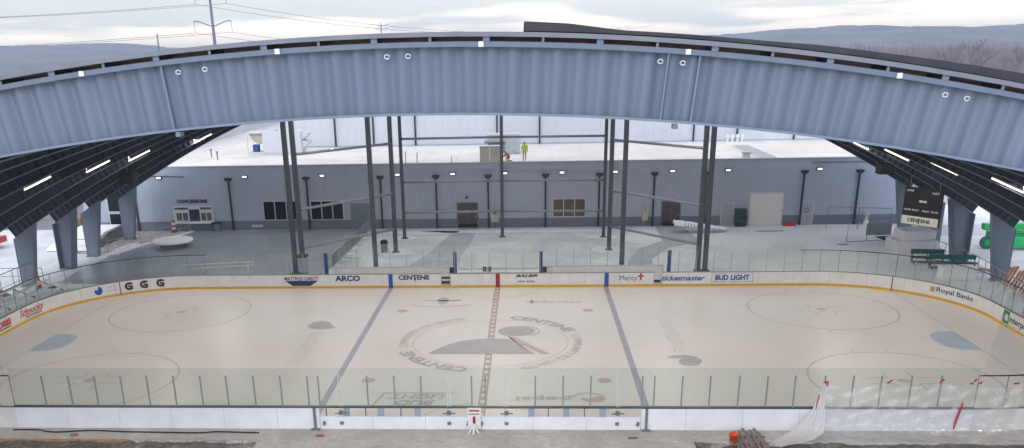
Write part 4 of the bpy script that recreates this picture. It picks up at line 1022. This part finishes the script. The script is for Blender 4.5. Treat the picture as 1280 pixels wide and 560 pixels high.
# ------------------------------------------------------------------ people on the roof
def skin_body(name, joints, edges, radii, matfn, mats, loc, rz=0, sub=2):
    me = bpy.data.meshes.new(name); me.from_pydata(joints, edges, []); o = bpy.data.objects.new(name, me); COL.objects.link(o)
    md = o.modifiers.new('skin', 'SKIN'); md.use_smooth_shade = True
    if not me.skin_vertices: 
        bm = bmesh.new(); bm.from_mesh(me); bm.verts.layers.skin.verify(); bm.to_mesh(me); bm.free()
    for i, sv in enumerate(me.skin_vertices[0].data):
        r = radii[i]; sv.radius = r if isinstance(r, tuple) else (r, r); sv.use_root = (i == 0)
    ss = o.modifiers.new('sub', 'SUBSURF'); ss.levels = sub; ss.render_levels = sub
    bpy.context.view_layer.update()
    nm = bpy.data.meshes.new_from_object(o.evaluated_get(bpy.context.evaluated_depsgraph_get()))
    bpy.data.objects.remove(o); nm.name = name
    nm.materials.clear()
    for m_ in mats: nm.materials.append(m_)
    for p in nm.polygons: p.material_index = matfn(p.center); p.use_smooth = True
    b = bpy.data.objects.new(name, nm); COL.objects.link(b); b.location = loc; b.rotation_euler = (0, 0, rz)
    return b
J = [(0, 0, .98), (0, 0, 1.22), (0, .01, 1.42), (0, 0, 1.53), (0, -.01, 1.63), (0, -.01, 1.74),
     (.10, 0, .92), (.12, .02, .50), (.13, 0, .08), (.14, -.14, .04), (-.10, 0, .92), (-.11, -.02, .50), (-.10, .03, .08), (-.11, -.11, .04),
     (.20, 0, 1.42), (.27, .01, 1.16), (.27, -.05, .92), (.26, -.07, .82), (-.20, 0, 1.42), (-.27, .01, 1.16), (-.27, -.05, .92), (-.26, -.07, .82)]
Ed = [(0, 1), (1, 2), (2, 3), (3, 4), (4, 5), (0, 6), (6, 7), (7, 8), (8, 9), (0, 10), (10, 11), (11, 12), (12, 13), (2, 14), (14, 15), (15, 16), (16, 17), (2, 18), (18, 19), (19, 20), (20, 21)]
Rr = [.15, .16, .17, .06, .095, .08, .10, .075, .055, .04, .10, .075, .055, .04, .085, .07, .055, .04, .085, .07, .055, .04]
def m1(c):
    if c.z > 1.55: return 2
    if c.z < .13: return 3
    if c.z < .90 and abs(c.x) < .215: return 1
    if c.z < .90: return 2
    return 0
p1 = skin_body('person', J, Ed, Rr, m1, [M['hivis'], M['khaki'], M['skin'], M['rubber']], (1.85, 38.7, ZT), PI)
tag(p1, 'person in lime jacket and khaki trousers standing on the white roof', 'person')
mb = MB(); mb.lathe([(.135, 1.70), (.13, 1.78), (.09, 1.84), (.02, 1.865)], (0, 0, 0), 16); h = mb.build('hard_hat', M['hivis'], p1, smooth=True, local=True)
J2 = [(0, 0, .42), (.05, -.08, .62), (.02, -.22, .80), (.02, -.33, .86), (0, -.42, .90), (0, -.46, 1.0), (.10, .0, .40), (.14, -.34, .38), (.15, -.28, .05), (.15, -.42, .04), (-.10, .02, .40), (-.12, -.10, .06), (-.12, .30, .05), (-.12, .36, .03),
      (.19, -.2, .78), (.25, -.40, .58), (.20, -.60, .48), (.18, -.67, .46), (-.17, -.2, .78), (-.22, -.38, .55), (-.16, -.58, .46), (-.14, -.66, .44)]
def m2(c):
    if c.y < -.38 and c.z > .83: return 1
    if c.y < -.60: return 1
    if c.z < .10 and (c.y < -.36 or c.y > .24): return 2
    return 0
p2 = skin_body('person', J2, Ed, Rr, m2, [M['rust'], M['skin'], M['rubber']], (.35, 38.5, ZT), -PI/2+.2)
tag(p2, 'person in rust orange work clothes kneeling on the white roof beside the tan crate', 'person')
mb = MB(); mb.lathe([(.13, -.03), (.125, .05), (.08, .11), (.02, .13)], (0, -.45, .99), 14); mb.build('hard_hat', M['rust'], p2, smooth=True, local=True)
mb = MB(); mb.tube([(.75, 38.75, ZT+.95), (.95, 38.75, ZT+.75), (1.5, 38.8, ZT+.72)], .03, 6); tag(mb.build('hose', M['grey_ink']), 'grey hose reaching from the kneeling worker across the roof', 'hose')

# ------------------------------------------------------------------ plaza things
t = thing('fire_pit_cover', 'round white topped cover on a dark base on the wet plaza at left', 'cover', (-30.0, 28.9, 0))
mb = MB(); mb.lathe([(1.15, -.02), (1.2, .42)], (-30.0, 28.9, 0), 36); mb.build('base', M['wallband'], t, smooth=False)
mb = MB(); mb.lathe([(1.70, .422), (1.80, .48), (1.80, .60), (1.72, .66), (.25, .72), (.22, .75), (.0, .76)], (-30.0, 28.9, 0), 40); mb.build('lid', M['snow'], t)
t = thing('trash_can', 'dark domed trash can by the steel posts', 'trash can', (-10.15, 25.6, 0))
mb = MB(); mb.lathe([(.28, -.02), (.30, .02), (.30, .78), (.27, .80)], (-10.15, 25.6, 0), 18); mb.build('bin', M['doorgrey'], t)
mb = MB(); mb.lathe([(.34, .802), (.34, .86), (.28, 1.0), (.12, 1.08), (.0, 1.1)], (-10.15, 25.6, 0), 18); mb.build('dome_lid', M['rubber'], t, smooth=True)
# crowd barriers in a line
def barrier():
    t = thing('crowd_barrier', 'steel crowd barrier standing in the line left of the frosted plaza', 'barrier', (0, 0, 0), 'crowd barriers in a line on the plaza')
    mb = MB(); mb.tube([(0, 0, .2), (0, 0, 1.1), (0, 2.2, 1.1), (0, 2.2, .2), (0, 0, .2)], .024, 6); mb.build('frame', M['rail'], t, local=True)
    mb = MB()
    for k in range(1, 16): mb.tube([(0, k*.1375, .2), (0, k*.1375, 1.1)], .017, 4)
    mb.build('upright_bars', M['stanchmid'], t, local=True)
    for y in (.3, 1.9): mb = MB(); mb.bar((-.02, y, .02), (.6, y, .02), .05, .03); mb.bar((0, y, .02), (0, y, .2), .04, .04); mb.build('foot', M['rail'], t, local=True)
    return t
b0 = barrier()
for k in range(7):
    o = b0 if k == 0 else copy_tree(b0)
    o.location = (-13.35+.05*k, 19.3+k*2.32, 0)
    o['label'] = ['steel crowd barrier nearest the rink in its line', 'second crowd barrier from the rink end of the line', 'third crowd barrier from the rink end of the line', 'crowd barrier at the middle of its line', 'third crowd barrier from the building end of the line', 'second crowd barrier from the building end of the line', 'crowd barrier nearest the grey double door'][k]
o = copy_tree(b0); o.location = (-13.0, 18.3, 0); o.rotation_euler = (0, 0, -PI/2); o['label'] = 'crowd barrier standing crosswise behind the left players bench'
t = thing('pipe_barrier', 'low white pipe rail lying on the wet plaza behind the far left glass', 'rail', (-22, 18.6, 0))
for z in (.35, .62): mb = MB(); mb.tube([(-25.5+(.62-z)*4, 18.4, z-.05), (-19.6, 19.0, z+.08)], .045, 8); mb.build('rail', M['white'], t, smooth=True)
for x in (-23.6, -20.0): mb = MB(); mb.box(x-.04, x+.04, 18.6, 18.7, -.02, .6); mb.build('leg', M['white'], t)
t = thing('delineator', 'red and white striped delineator by the concession window', 'traffic post', (-32.6, 36.0, 0))
for k in range(5): mb = MB(); mb.lathe([(.17, .08+k*.22), (.17, .29+k*.22)], (-32.6, 36.0, 0), 14); mb.build('band', M['redpaint'] if k % 2 == 0 else M['white'], t)
mb = MB(); mb.lathe([(.3, -.02), (.3, .06), (.2, .078)], (-32.6, 36.0, 0), 14); mb.build('base', M['rubber'], t)
t = thing('waste_bin', 'pale square bin with black lid right of the concession window', 'bin', (-28.4, 36.3, 0))
mb = MB(); mb.box(-28.6, -28.05, 36.05, 36.55, -.02, .72); mb.build('body', M['doorgrey'], t, bevel=.02); mb = MB(); mb.box(-28.85, -28.0, 36.0, 36.6, .722, .86); mb.build('lid', M['rubber'], t, bevel=.03)
t = thing('stacked_crates', 'dark teal plastic crates stacked beside the white roller door', 'crates', (22.3, 36.2, 0))
for k in range(3):
    for j in range(2):
        mb = MB(); mb.box(21.78+j*.52, 22.28+j*.52, 35.9, 36.45, -.02+k*.56+.0, .52+k*.56); c = mb.build('crate', M['teal'], t, bevel=.02)
        mb = MB(); mb.box(21.88+j*.52, 22.18+j*.52, 35.885, 35.899, .16+k*.56, .34+k*.56); mb.build('crate_grille', M['rubber'], c)
t = thing('red_barricade', 'low red fabric heap on the ground right of the white roller door', 'fabric', (26.9, 36.2, 0))
mb = MB(); mb.prism([(26.3, -.02), (27.55, -.02), (27.3, .18), (26.9, .30), (26.45, .14)], lambda a, z: (a, 35.95, z), lambda a, z: (a, 36.45, z)); mb.build('cloth', M['redpaint'], t)
mb = MB(); mb.tube([(26.9, 36.2, .25), (26.95, 36.2, .85)], .03, 6); mb.build('pole', M['flange'], t)
t = thing('snow_tarp', 'white tarp with dark printed stripes draped on a low frame near the right steel posts', 'tarp', (18.2, 33.5, 0))
vs = []; nn = 16
for i in range(nn+1):
    u = i/nn; x = 15.6+4.8*u
    for j in range(7):
        v = j/6; vs.append((x, 33.0+1.2*v, .30+.85*(1-u)**.8*math.sin(PI*min(1, .15+.7*v))+.03*math.sin(i*2+j)))
mb = MB(); mb.add(vs, [(i*7+j, (i+1)*7+j, (i+1)*7+j+1, i*7+j+1) for i in range(nn) for j in range(6)]); mb.build('tarp', M['snow'], t, smooth=True)
mb = MB()
for k in range(9): mb.bar((16.6+k*.28, 32.98, .5+.02*k), (16.6+k*.28, 33.0, .95-.06*k), .05, .02, up=(0, 1, 0))
mb.build('printed_stripe', M['grey_ink'], t)
mb = MB(); mb.tube([(15.4, 32.9, .28), (19.4, 32.9, .28), (19.4, 32.9, -.02)], .025, 6); mb.tube([(15.4, 32.9, -.0), (19.6, 32.9, 0.)], .025, 6); mb.build('frame', M['rail'], t)
t = thing('folded_umbrella', 'small white covered patio heater beside the chain link frame by the wall', 'patio heater', (33.9, 36.0, 0))
mb = MB(); mb.lathe([(.32, -.02), (.30, .05), (.10, .75), (.08, .85)], (33.9, 36.0, 0), 14); mb.build('cover', M['white'], t, smooth=True); mb = MB(); mb.lathe([(.22, .86), (.26, 1.05), (.2, 1.2), (.0, 1.25)], (33.9, 36.0, 0), 14); mb.build('cap', M['beige'], t, smooth=True)

# ------------------------------------------------------------------ left side outside the rink
t = thing('bleachers', 'aluminium bleacher rows behind the left end boards', 'bleachers', (-33.2, 9, 0))
for k in range(4):
    x = -32.0-.62*k; mb = MB(); mb.box(x-.14, x+.14, 2, 13.4-.4*k, .40+.22*k, .45+.22*k); mb.build('seat_plank', M['alu'], t)
    mb = MB(); mb.box(x+.17, x+.36, 2, 13.4-.4*k, .10+.22*k, .14+.22*k); mb.build('foot_plank', M['alu'], t)
for y in (3, 6.2, 9.4, 12.4): mb = MB(); mb.bar((-31.7, y, .0), (-34.1, y, 1.0), .05, .06); mb.bar((-34.0, y, 0), (-34.0, y, 1.0), .05, .05); mb.bar((-32.6, y, 0), (-32.6, y, .5), .05, .05); mb.build('support_frame', M['stanchdark'], t)
def railing(pts, h, label, name='railing', mid=True, posts=2.0, m='rail'):
    t = thing(name, label, 'railing', pts[0]+(0,))
    mb = MB(); mb.tube([(x, y, h) for x, y in pts], .03, 6)
    if mid: mb.tube([(x, y, h*.5) for x, y in pts], .02, 6)
    mb.build('rail', M[m], t)
    for (x0, y0), (x1, y1) in zip(pts, pts[1:]):
        n_ = max(1, round(math.dist((x0, y0), (x1, y1))/posts))
        for i in range(n_+1): x = x0+(x1-x0)*i/n_; y = y0+(y1-y0)*i/n_; mb = MB(); mb.tube([(x, y, -.02), (x, y, h)], .028, 6); mb.build('post', M[m], t)
    return t
railing([(-35.0, 3.), (-35.0, 14.6)], 1.9, 'grey pipe railing behind the aluminium bleachers', posts=1.6, m='stanchdark')
railing([(-38.6, 14.8), (-34.75, 14.8)], 1.25, 'short grey railing crossing behind the near left column', posts=1.9, m='stanchdark')
railing([(-35.0, 26.4), (-31.1, 36.2)], 1.0, 'thin grey railing along the planting bed beside the concession window', posts=1.4)
railing([(-37.8, 26.5), (-35.3, 27.2)], 1.15, 'grey railing on the snowy ramp behind the third left column', posts=.9)
mb = MB(); mb.prism([(27.0, -.02), (34.5, -.02), (34.5, 1.05), (31, .95), (28.6, .45), (27.2, .2)], lambda y, z: (-37.2, y, z), lambda y, z: (-36.9, y, z)); tag(mb.build('ramp_wall', M['stanchdark']), 'dark curved ramp wall capped by snow near the left end of the building', 'wall')
mb = MB(); mb.prism([(27.0, .0), (34.5, .0), (34.5, 1.02), (31, .92), (28.6, .42), (27.2, .17)], lambda y, z: (-37.25, y, z+.05), lambda y, z: (-41., y, z+.05)); struct(mb.build('snow_bank', M['snow']))
t = thing('traffic_cone', 'tall orange traffic cone beside the near left column', 'traffic cone', (-34.35, 13.4, 0))
mb = MB(); mb.lathe([(.20, .03), (.05, 1.05), (.03, 1.08)], (-34.35, 13.4, 0), 16); mb.build('cone_body', M['orange'], t, smooth=True)
mb = MB(); mb.lathe([(.155, .40), (.118, .62)], (-34.35, 13.4, .0), 16); mb.build('reflective_collar', M['white'], t)
mb = MB(); mb.box(-34.6, -34.1, 13.15, 13.65, -.02, .03); mb.build('base', M['rubber'], t)
crumple('rubber_mat', -33.6, 13.7, .7, .5, M['rubber'], 'black rubber mat on the ground by the orange cone', 'mat')
mb = MB()
for k in range(30): x = -35.9+random.gauss(0, .35); y = 10.3+random.gauss(0, .35); mb.lathe([(.05, 0), (.22, .1), (.2, .3), (.04, .4)], (x, y, max(0, .35-abs(x+35.9)*.4-abs(y-10.3)*.3)), 7)
tag(mb.build('sandbag_heap', M['formwood']), 'brown heap of sacks by the bleachers at the left picture edge', 'sacks')
t = thing('lift', 'red boom lift parked on the snowy lot at the left picture edge', 'lift', (-47.3, 28.9, 0))
mb = MB(); mb.box(-49.2, -46.1, 28.2, 29.9, .45, 1.0); mb.build('chassis', M['redpaint'], t, bevel=.06)
for x in (-48.6, -46.5):
    mb = MB(); mb.tube([(x, 28.05, .42), (x, 28.4, .42)], .44, 20); wv = mb.build('wheel', M['redpaint'], t); mb = MB(); mb.tube([(x, 28.04, .42), (x, 28.02, .42)], .26, 16); mb.build('hub', M['rubber'], wv)
mb = MB(); mb.tube([(-47.0, 28.5, 1.2), (-46.05, 28.5, 1.25), (-45.95, 28.5, 1.35), (-45.95, 28.5, 2.1), (-46.05, 28.5, 2.2), (-47.0, 28.5, 2.15)], .11, 8); mb.build('guard_hoop', M['redpaint'], t, smooth=True)
mb = MB(); mb.bar((-47.2, 29.0, 1.0), (-48.8, 29.0, 2.6), .3, .3); mb.build('boom', M['redpaint'], t)
t = thing('shrub', 'yellow leaved low shrub on the snow between the left columns', 'shrub', (-43.0, 39.4, 0))
mb = MB()
for k in range(1500):
    a = random.uniform(0, 2*PI); r = random.random()**.5; x = -42.9+1.5*r*math.cos(a); y = 39.5+1.0*r*math.sin(a); z = random.uniform(.05, 1.15*(1-.5*r*r)*(.8+.3*math.sin(x*5)))
    d = Vector((random.gauss(0, 1), random.gauss(0, 1), random.gauss(0, 1))).normalized()*.09; e_ = d.cross(Vector((random.gauss(0, 1), random.gauss(0, 1), 1))).normalized()*.06
    p = Vector((x, y, z)); mb.add([p-d, p-e_, p+d, p+e_], [(0, 1, 2, 3)])
mb.build('leaves', M['bush'], t)
mb = MB()
for k in range(9): a = k*.7; mb.tube([(-42.9+.2*math.cos(a), 39.5+.2*math.sin(a), -.02), (-42.9+.8*math.cos(a), 39.5+.6*math.sin(a), .7)], [.03, .01], 5)
mb.build('stem', M['bark'], t)

# ------------------------------------------------------------------ right side outside the rink
def team_bench(x, y, ln, label, rz=0.):
    t = thing('team_bench', label, 'bench', (x, y, 0), 'green benches behind the right corner glass')
    for nm, y0, y1, z0, z1 in (('seat_plank', -.20, .22, .42, .54), ('backrest', .28, .36, .68, 1.04), ('foot_rail', -.5, -.38, .14, .26)):
        mb = MB(); mb.box(-ln/2, ln/2, y0, y1, z0, z1); mb.build(nm, M['darkgreen'], t, local=True)
    for q in (-ln/2+.1, 0, ln/2-.1):
        mb = MB(); mb.box(q-.03, q+.03, .225, .278, -.02, 1.0); mb.bar((q, -.46, .0), (q, .25, .46), .05, .05); mb.build('leg', M['darkgreen'], t, local=True)
    t.rotation_euler = (0, 0, rz)
team_bench(32.9, 19.7, 2.4, 'dark green bench, farther of the two behind the right corner glass', -.12)
team_bench(33.9, 17.7, 3.3, 'dark green bench, nearer and longer of the two behind the right corner glass', -.12)
t = thing('storage_box', 'white storage box with lid behind the right corner glass', 'box', (32.95, 14.9, 0))
mb = MB(); mb.box(31.75, 34.1, 14.35, 15.3, -.02, .78); mb.build('body', M['white'], t, bevel=.03); mb = MB(); mb.box(31.7, 34.15, 14.3, 15.35, .782, .86); mb.build('lid', M['white'], t, bevel=.02)
t = thing('wrapped_stack', 'large white wrapped stack standing behind the green benches', 'stack', (34, 24.3, 0))
mb = MB(); mb.box(31.9, 35.2, 23.3, 25.8, -.02, .95); mb.build('lower_load', M['concblock'], t, bevel=.08); mb = MB(); mb.box(32.4, 35.0, 23.6, 25.6, .952, 1.75); mb.build('upper_load', M['concblock'], t, bevel=.1)
t = thing('wrapped_stack', 'long low white block of snow covered material beyond the right columns', 'stack', (39.8, 33, 0))
mb = MB(); mb.box(37.8, 44, 31, 34, -.02, .9); mb.build('lower_load', M['concblock'], t, bevel=.06); mb = MB(); mb.box(38.0, 46, 34.5, 37, -.02, 1.7); mb.build('upper_load', M['snow'], t, bevel=.1)
t = thing('mesh_panel', 'grey mesh panel hung on a pipe frame near the scoreboard', 'panel', (32.3, 28.6, 0))
mb = MB(); mb.tube([(29.6, 28.2, .0), (29.6, 28.2, 1.9), (33.4, 29.0, 1.9), (33.4, 29.0, .0), (29.6, 28.2, .0)], .035, 6); mb.tube([(31.4, 28.6, 0), (31.4, 28.6, 1.9)], .03, 6); mb.build('frame', M['stanchdark'], t)
mb = MB(); mb.box(31.2, 33.3, 28.35, 28.4, .55, 1.55); mb.build('panel', M['doorgrey'], t)
mb = MB(); mb.prism([(31.9, .45), (33.0, .50), (33.3, .1), (33.15, -.02)], lambda a, z: (a, 27.9, z), lambda a, z: (a, 28.3, z)); tag(mb.build('dark_tarp', M['teal']), 'dark tarp corner hanging below the grey mesh panel', 'tarp')
railing([(29.8, 34.6), (35.0, 33.2)], 2.0, 'grey chain link frame standing against the building at right', posts=2.6, m='stanchdark', mid=False)
railing([(34.4, 26.0), (35.1, 20.0), (35.2, 16.6), (34.3, 9.5), (33.9, 4)], 1.15, 'grey pipe fence running past the right columns', posts=1.5, m='rail')
t = thing('slat_barrier', 'leaning orange slat barriers stacked at the right picture edge', 'barrier', (35.6, 11.2, 0))
for k in range(11):
    y = 13.4-k*.42; mb = MB(); mb.bar((35.35, y, .0), (35.85, y-.12, 1.15+.12*(k % 3)), .24, .04, up=(1, 0, 0)); mb.build('slat', M['fadedred'] if k % 3 else M['formwood'], t)
mb = MB(); mb.bar((35.75, 13.5, .55), (35.75, 8.7, .6), .06, .08); mb.build('cross_rail', M['formwood'], t)
t = thing('timber_pile', 'reddish timber pile under snow beside the near right column', 'timber', (36.0, 16.2, 0))
for k in range(5): mb = MB(); mb.bar((34.9+.15*k, 17.2, .08+.13*(k % 2)), (36.6+.12*k, 15.6, .08+.13*(k % 2)), .2, .12); mb.build('timber', M['formwood'] if k % 2 else M['snow'], t)
t = thing('lift', 'bright green machine with round tank parked beyond the near right column', 'lift', (41.8, 24.6, 0))
mb = MB(); mb.box(40.2, 44.1, 24.2, 25.1, .2, 1.05); mb.build('tank', M['green'], t, bevel=.16)
for x in (41.2, 42.4, 43.4): mb = MB(); mb.box(x-.03, x+.03, 24.17, 25.13, .25, 1.08); mb.build('strap', M['darkgreen'], t)
mb = MB(); mb.box(40.0, 45.0, 25.2, 26.0, .85, 1.3); mb.build('chassis', M['green'], t, bevel=.06)
mb = MB(); mb.box(39.6, 45.4, 25.3, 26.0, 1.42, 1.95); mb.build('boom', M['green'], t, bevel=.08)
mb = MB(); mb.box(39.45, 39.9, 25.2, 25.8, 1.55, 2.0); mb.build('boom_head', M['green'], t, bevel=.06)
for x in (39.75, 43.2):
    mb = MB(); mb.tube([(x, 24.9, .5), (x, 25.2, .5)], .52, 22); wv = mb.build('wheel', M['darkgreen'], t); mb = MB(); mb.tube([(x, 24.89, .5), (x, 24.87, .5)], .25, 16); mb.build('hub', M['green'], wv)
mb = MB(); mb.tube([(39.9, 24.4, 1.32), (45.2, 24.4, 1.32)], .03, 6); mb.build('hose', M['rubber'], t)
for x, y, w_, lab in ((29.0, 27.2, .5, 'black drain cover on the plaza right of the tarp'), (24.5, 33.6, 1.3, 'grey mat lying in front of the white roller door')):
    mb = MB(); mb.add([(x+w_*math.cos(2*PI*i/20), y+.22*math.sin(2*PI*i/20), .004) for i in range(20)]+[(x+w_*math.cos(2*PI*i/20), y+.22*math.sin(2*PI*i/20), -.02) for i in range(20)], [tuple(range(20))]+[(i, (i+1) % 20, 20+(i+1) % 20, 20+i) for i in range(20)])
    tag(mb.build('ground_cover', M['wallband']), lab, 'mat')

# ------------------------------------------------------------------ distance
def hill(name, x0, x1, y0, prof, seed, m):
    rnd = random.Random(seed); mb = MB(); nx, ny = 420, 14; vs = []
    ph = [rnd.uniform(0, 6) for _ in range(6)]
    def H(x):
        for (a, ha), (b, hb) in zip(prof, prof[1:]):
            if a <= x <= b: u = (x-a)/(b-a); u = u*u*(3-2*u); return ha+(hb-ha)*u
        return prof[-1][1] if x > prof[-1][0] else prof[0][1]
    for i in range(nx+1):
        x = x0+(x1-x0)*i/nx
        for j in range(ny+1):
            v = j/ny; k = math.sin(min(1, v*1.15)*PI*.5)
            h_ = H(x)+(1.6*math.sin(x*.021+ph[0])+1.0*math.sin(x*.06+ph[1])+rnd.uniform(-1.5, 1.5))*k
            vs.append((x, y0+(j-ny)*45, -1+(h_+1)*k))
    for i in range(nx+1): vs.append((x0+(x1-x0)*i/nx, y0+300, -1))
    o_ = (nx+1)*(ny+1)
    fs = [(i*(ny+1)+j, (i+1)*(ny+1)+j, (i+1)*(ny+1)+j+1, i*(ny+1)+j+1) for i in range(nx) for j in range(ny)]
    fs += [(i*(ny+1)+ny, (i+1)*(ny+1)+ny, o_+i+1, o_+i) for i in range(nx)]
    mb.add(vs, fs); return struct(mb.build(name, m))
hill('hills', -1900, -380, 1500, [(-1900, 52), (-1000, 48), (-880, 43), (-835, 38), (-790, 43), (-700, 44.5), (-640, 42), (-560, 33), (-380, 18)], 3, M['hill'])
hill('hills', 200, 1700, 1500, [(200, 28), (330, 40), (430, 43.5), (560, 40.5), (680, 39.5), (775, 41.5), (1000, 46), (1700, 50)], 5, M['hill'])

# bare trees: a few kinds, copied
def bare_tree(h, seed):
    rnd = random.Random(seed); tr = MB(); cr_ = MB()
    def grow(mb, p, d, ln, r, lvl):
        q = p+d*ln; mb.tube([p, q], [r, r*.6], 4 if lvl else 6, cap=False)
        if lvl >= 4: return
        for k in range(rnd.choice((2, 3, 3)) if lvl else 5):
            nd = (d+Vector((rnd.gauss(0, .42), rnd.gauss(0, .42), rnd.uniform(-.05, .35)))).normalized()
            grow(cr_, p+d*ln*rnd.uniform(.55, 1.0), nd, ln*rnd.uniform(.55, .75), r*.6, lvl+1)
    grow(tr, Vector((0, 0, -.3)), Vector((rnd.gauss(0, .03), rnd.gauss(0, .03), 1)).normalized(), h*.38, h*.021, 0)
    return tr, cr_
kinds = []
for i, h in enumerate((15, 18, 21, 13)):
    t = thing('bare_tree', 'leafless reddish brown tree in the wood on the right below the hills', 'tree', (0, 0, 0), 'leafless trees below the right hills')
    a, b = bare_tree(h, 20+i); a.build('trunk', M['bark'], t, local=True); b.build('crown', M['neartwig'], t, local=True); kinds.append(t)
rnd = random.Random(11); used = [False]*4
for k in range(64):
    i = rnd.randrange(4); o = kinds[i] if not used[i] else copy_tree(kinds[i]); used[i] = True
    y = rnd.uniform(330, 620); u = rnd.uniform(.30, .66) if k > 12 else rnd.uniform(.50, .63)
    if k <= 12: y = rnd.uniform(230, 330)
    o.location = (2+u*(y+50), y, -.3); o.rotation_euler = (0, 0, rnd.uniform(0, 6.3)); s = rnd.uniform(.75, 1.15)*(1.45 if k <= 12 else 1); o.scale = (s*1.1, s*1.1, s)
# far wood that reads as one mass on the hill foot
mb = MB(); rnd = random.Random(4)
for k in range(11000):
    y = rnd.uniform(480, 1100); x = rnd.uniform(.20, .75)*(y+50) if rnd.random() < .72 else rnd.uniform(-.72, -.42)*(y+50)
    h = rnd.uniform(9, 23)*(1 if x > 0 else .42); z0 = -1
    for q in range(3):
        dx = rnd.gauss(0, 1.6); mb.add([(x+dx-.35, y, z0), (x+dx+.35, y, z0), (x+dx*2+rnd.gauss(0, 1), y+rnd.uniform(-1, 1), z0+h*rnd.uniform(.7, 1)), ], [(0, 1, 2)])
o = mb.build('distant_wood', M['twig']); tag(o, 'hazy leafless wood at the foot of the hills', 'wood', kind='stuff')

# transmission tower, poles and wires
t = thing('transmission_tower', 'tall steel transmission pole with curved arms beyond the roof at left', 'pylon', (-125.6, 330, -.3))
tx, ty = -124.3, 330
mb = MB(); mb.tube([(tx, ty, -.3), (tx, ty, 46)], [.85, .42], 12); mb.build('pole', M['poleM'], t, smooth=True)
arms = []
for z, half in ((28.6, 7.6), (39.2, 6.3)):
    for s in (-1, 1):
        pts = [(tx, ty, z), (tx+s*half*.35, ty, z+.9), (tx+s*half*.7, ty, z+1.9), (tx+s*half, ty, z+2.1)]
        mb = MB(); mb.tube(smooth_line(pts, 4), .20, 8); mb.build('arm', M['poleM'], t, smooth=True)
        mb = MB(); mb.tube([(tx+s*half, ty, z+2.1), (tx+s*half+.1, ty, z-2.2)], .10, 6); mb.build('insulator', M['poleM'], t); arms.append((tx+s*half+.1, ty, z-2.2))
for i, a in enumerate(arms):
    mb = MB(); 
    far_ = (a[0]+190, a[1]+160, a[2]-8); nearp = (a[0]-330, a[1]-60, a[2]+6)
    for e_ in (far_, nearp):
        pts = [tuple(a[j]+(e_[j]-a[j])*u-(7.0*4*u*(1-u) if j == 2 else 0) for j in range(3)) for u in [q/16 for q in range(17)]]
        mb.tube(pts, .075, 4, cap=False)
    tag(mb.build('power_line', M['poleM']), 'sagging power line hung from the %s %s arm of the transmission pole' % (('lower', 'lower', 'upper', 'upper')[i], ('left', 'right')[i % 2]), 'power line', 'power lines on the transmission pole')
def util_pole(x, y, h, arm, label):
    t = thing('utility_pole', label, 'utility pole', (x, y, -.3))
    mb = MB(); mb.tube([(x, y, -.3), (x, y, h)], [.5, .3], 8); mb.build('pole', M['bark'], t)
    if arm:
        for z, l in ((h-1.6, 6.5), (h-4.2, 4.5)):
            mb = MB(); mb.bar((x-l, y, z+1.1), (x, y, z-.5), .3, .3); mb.bar((x+l, y, z+1.1), (x, y, z-.5), .3, .3); mb.build('crossarm', M['bark'], t)
util_pole(-175.3, 400, 28.5, False, 'bare brown utility pole above the roof left of the transmission pole')
util_pole(-97.8, 600, 37.5, True, 'small utility pole with crossarms peeking over the middle of the roof')
mb = MB(); mb.tube(smooth_line([(-3.9, 4, za(-3.9, 4, 1.6)), (-3.8, 4, za(-3.8, 4, 2.0)), (-3.5, 4, za(-3.5, 4, 2.05)), (-3.2, 4, za(-3.2, 4, 1.6))]), .03, 6)

# ------------------------------------------------------------------ haze
HAZE = True
if HAZE:
    mb = MB(); mb.box(-4000, 4000, -560, 3200, -2.5, 58)
    hz = bpy.data.materials.new('haze_air'); hz.use_nodes = True; nt = hz.node_tree; nt.nodes.remove(nt.nodes['Principled BSDF'])
    pv = nt.nodes.new('ShaderNodeVolumePrincipled'); pv.inputs['Density'].default_value = .0005; pv.inputs['Color'].default_value = (.66, .78, 1.0, 1); pv.inputs['Anisotropy'].default_value = .2
    nt.links.new(pv.outputs[0], nt.nodes['Material Output'].inputs['Volume'])
    tag(mb.build('haze', hz), None, None, kind='stuff')
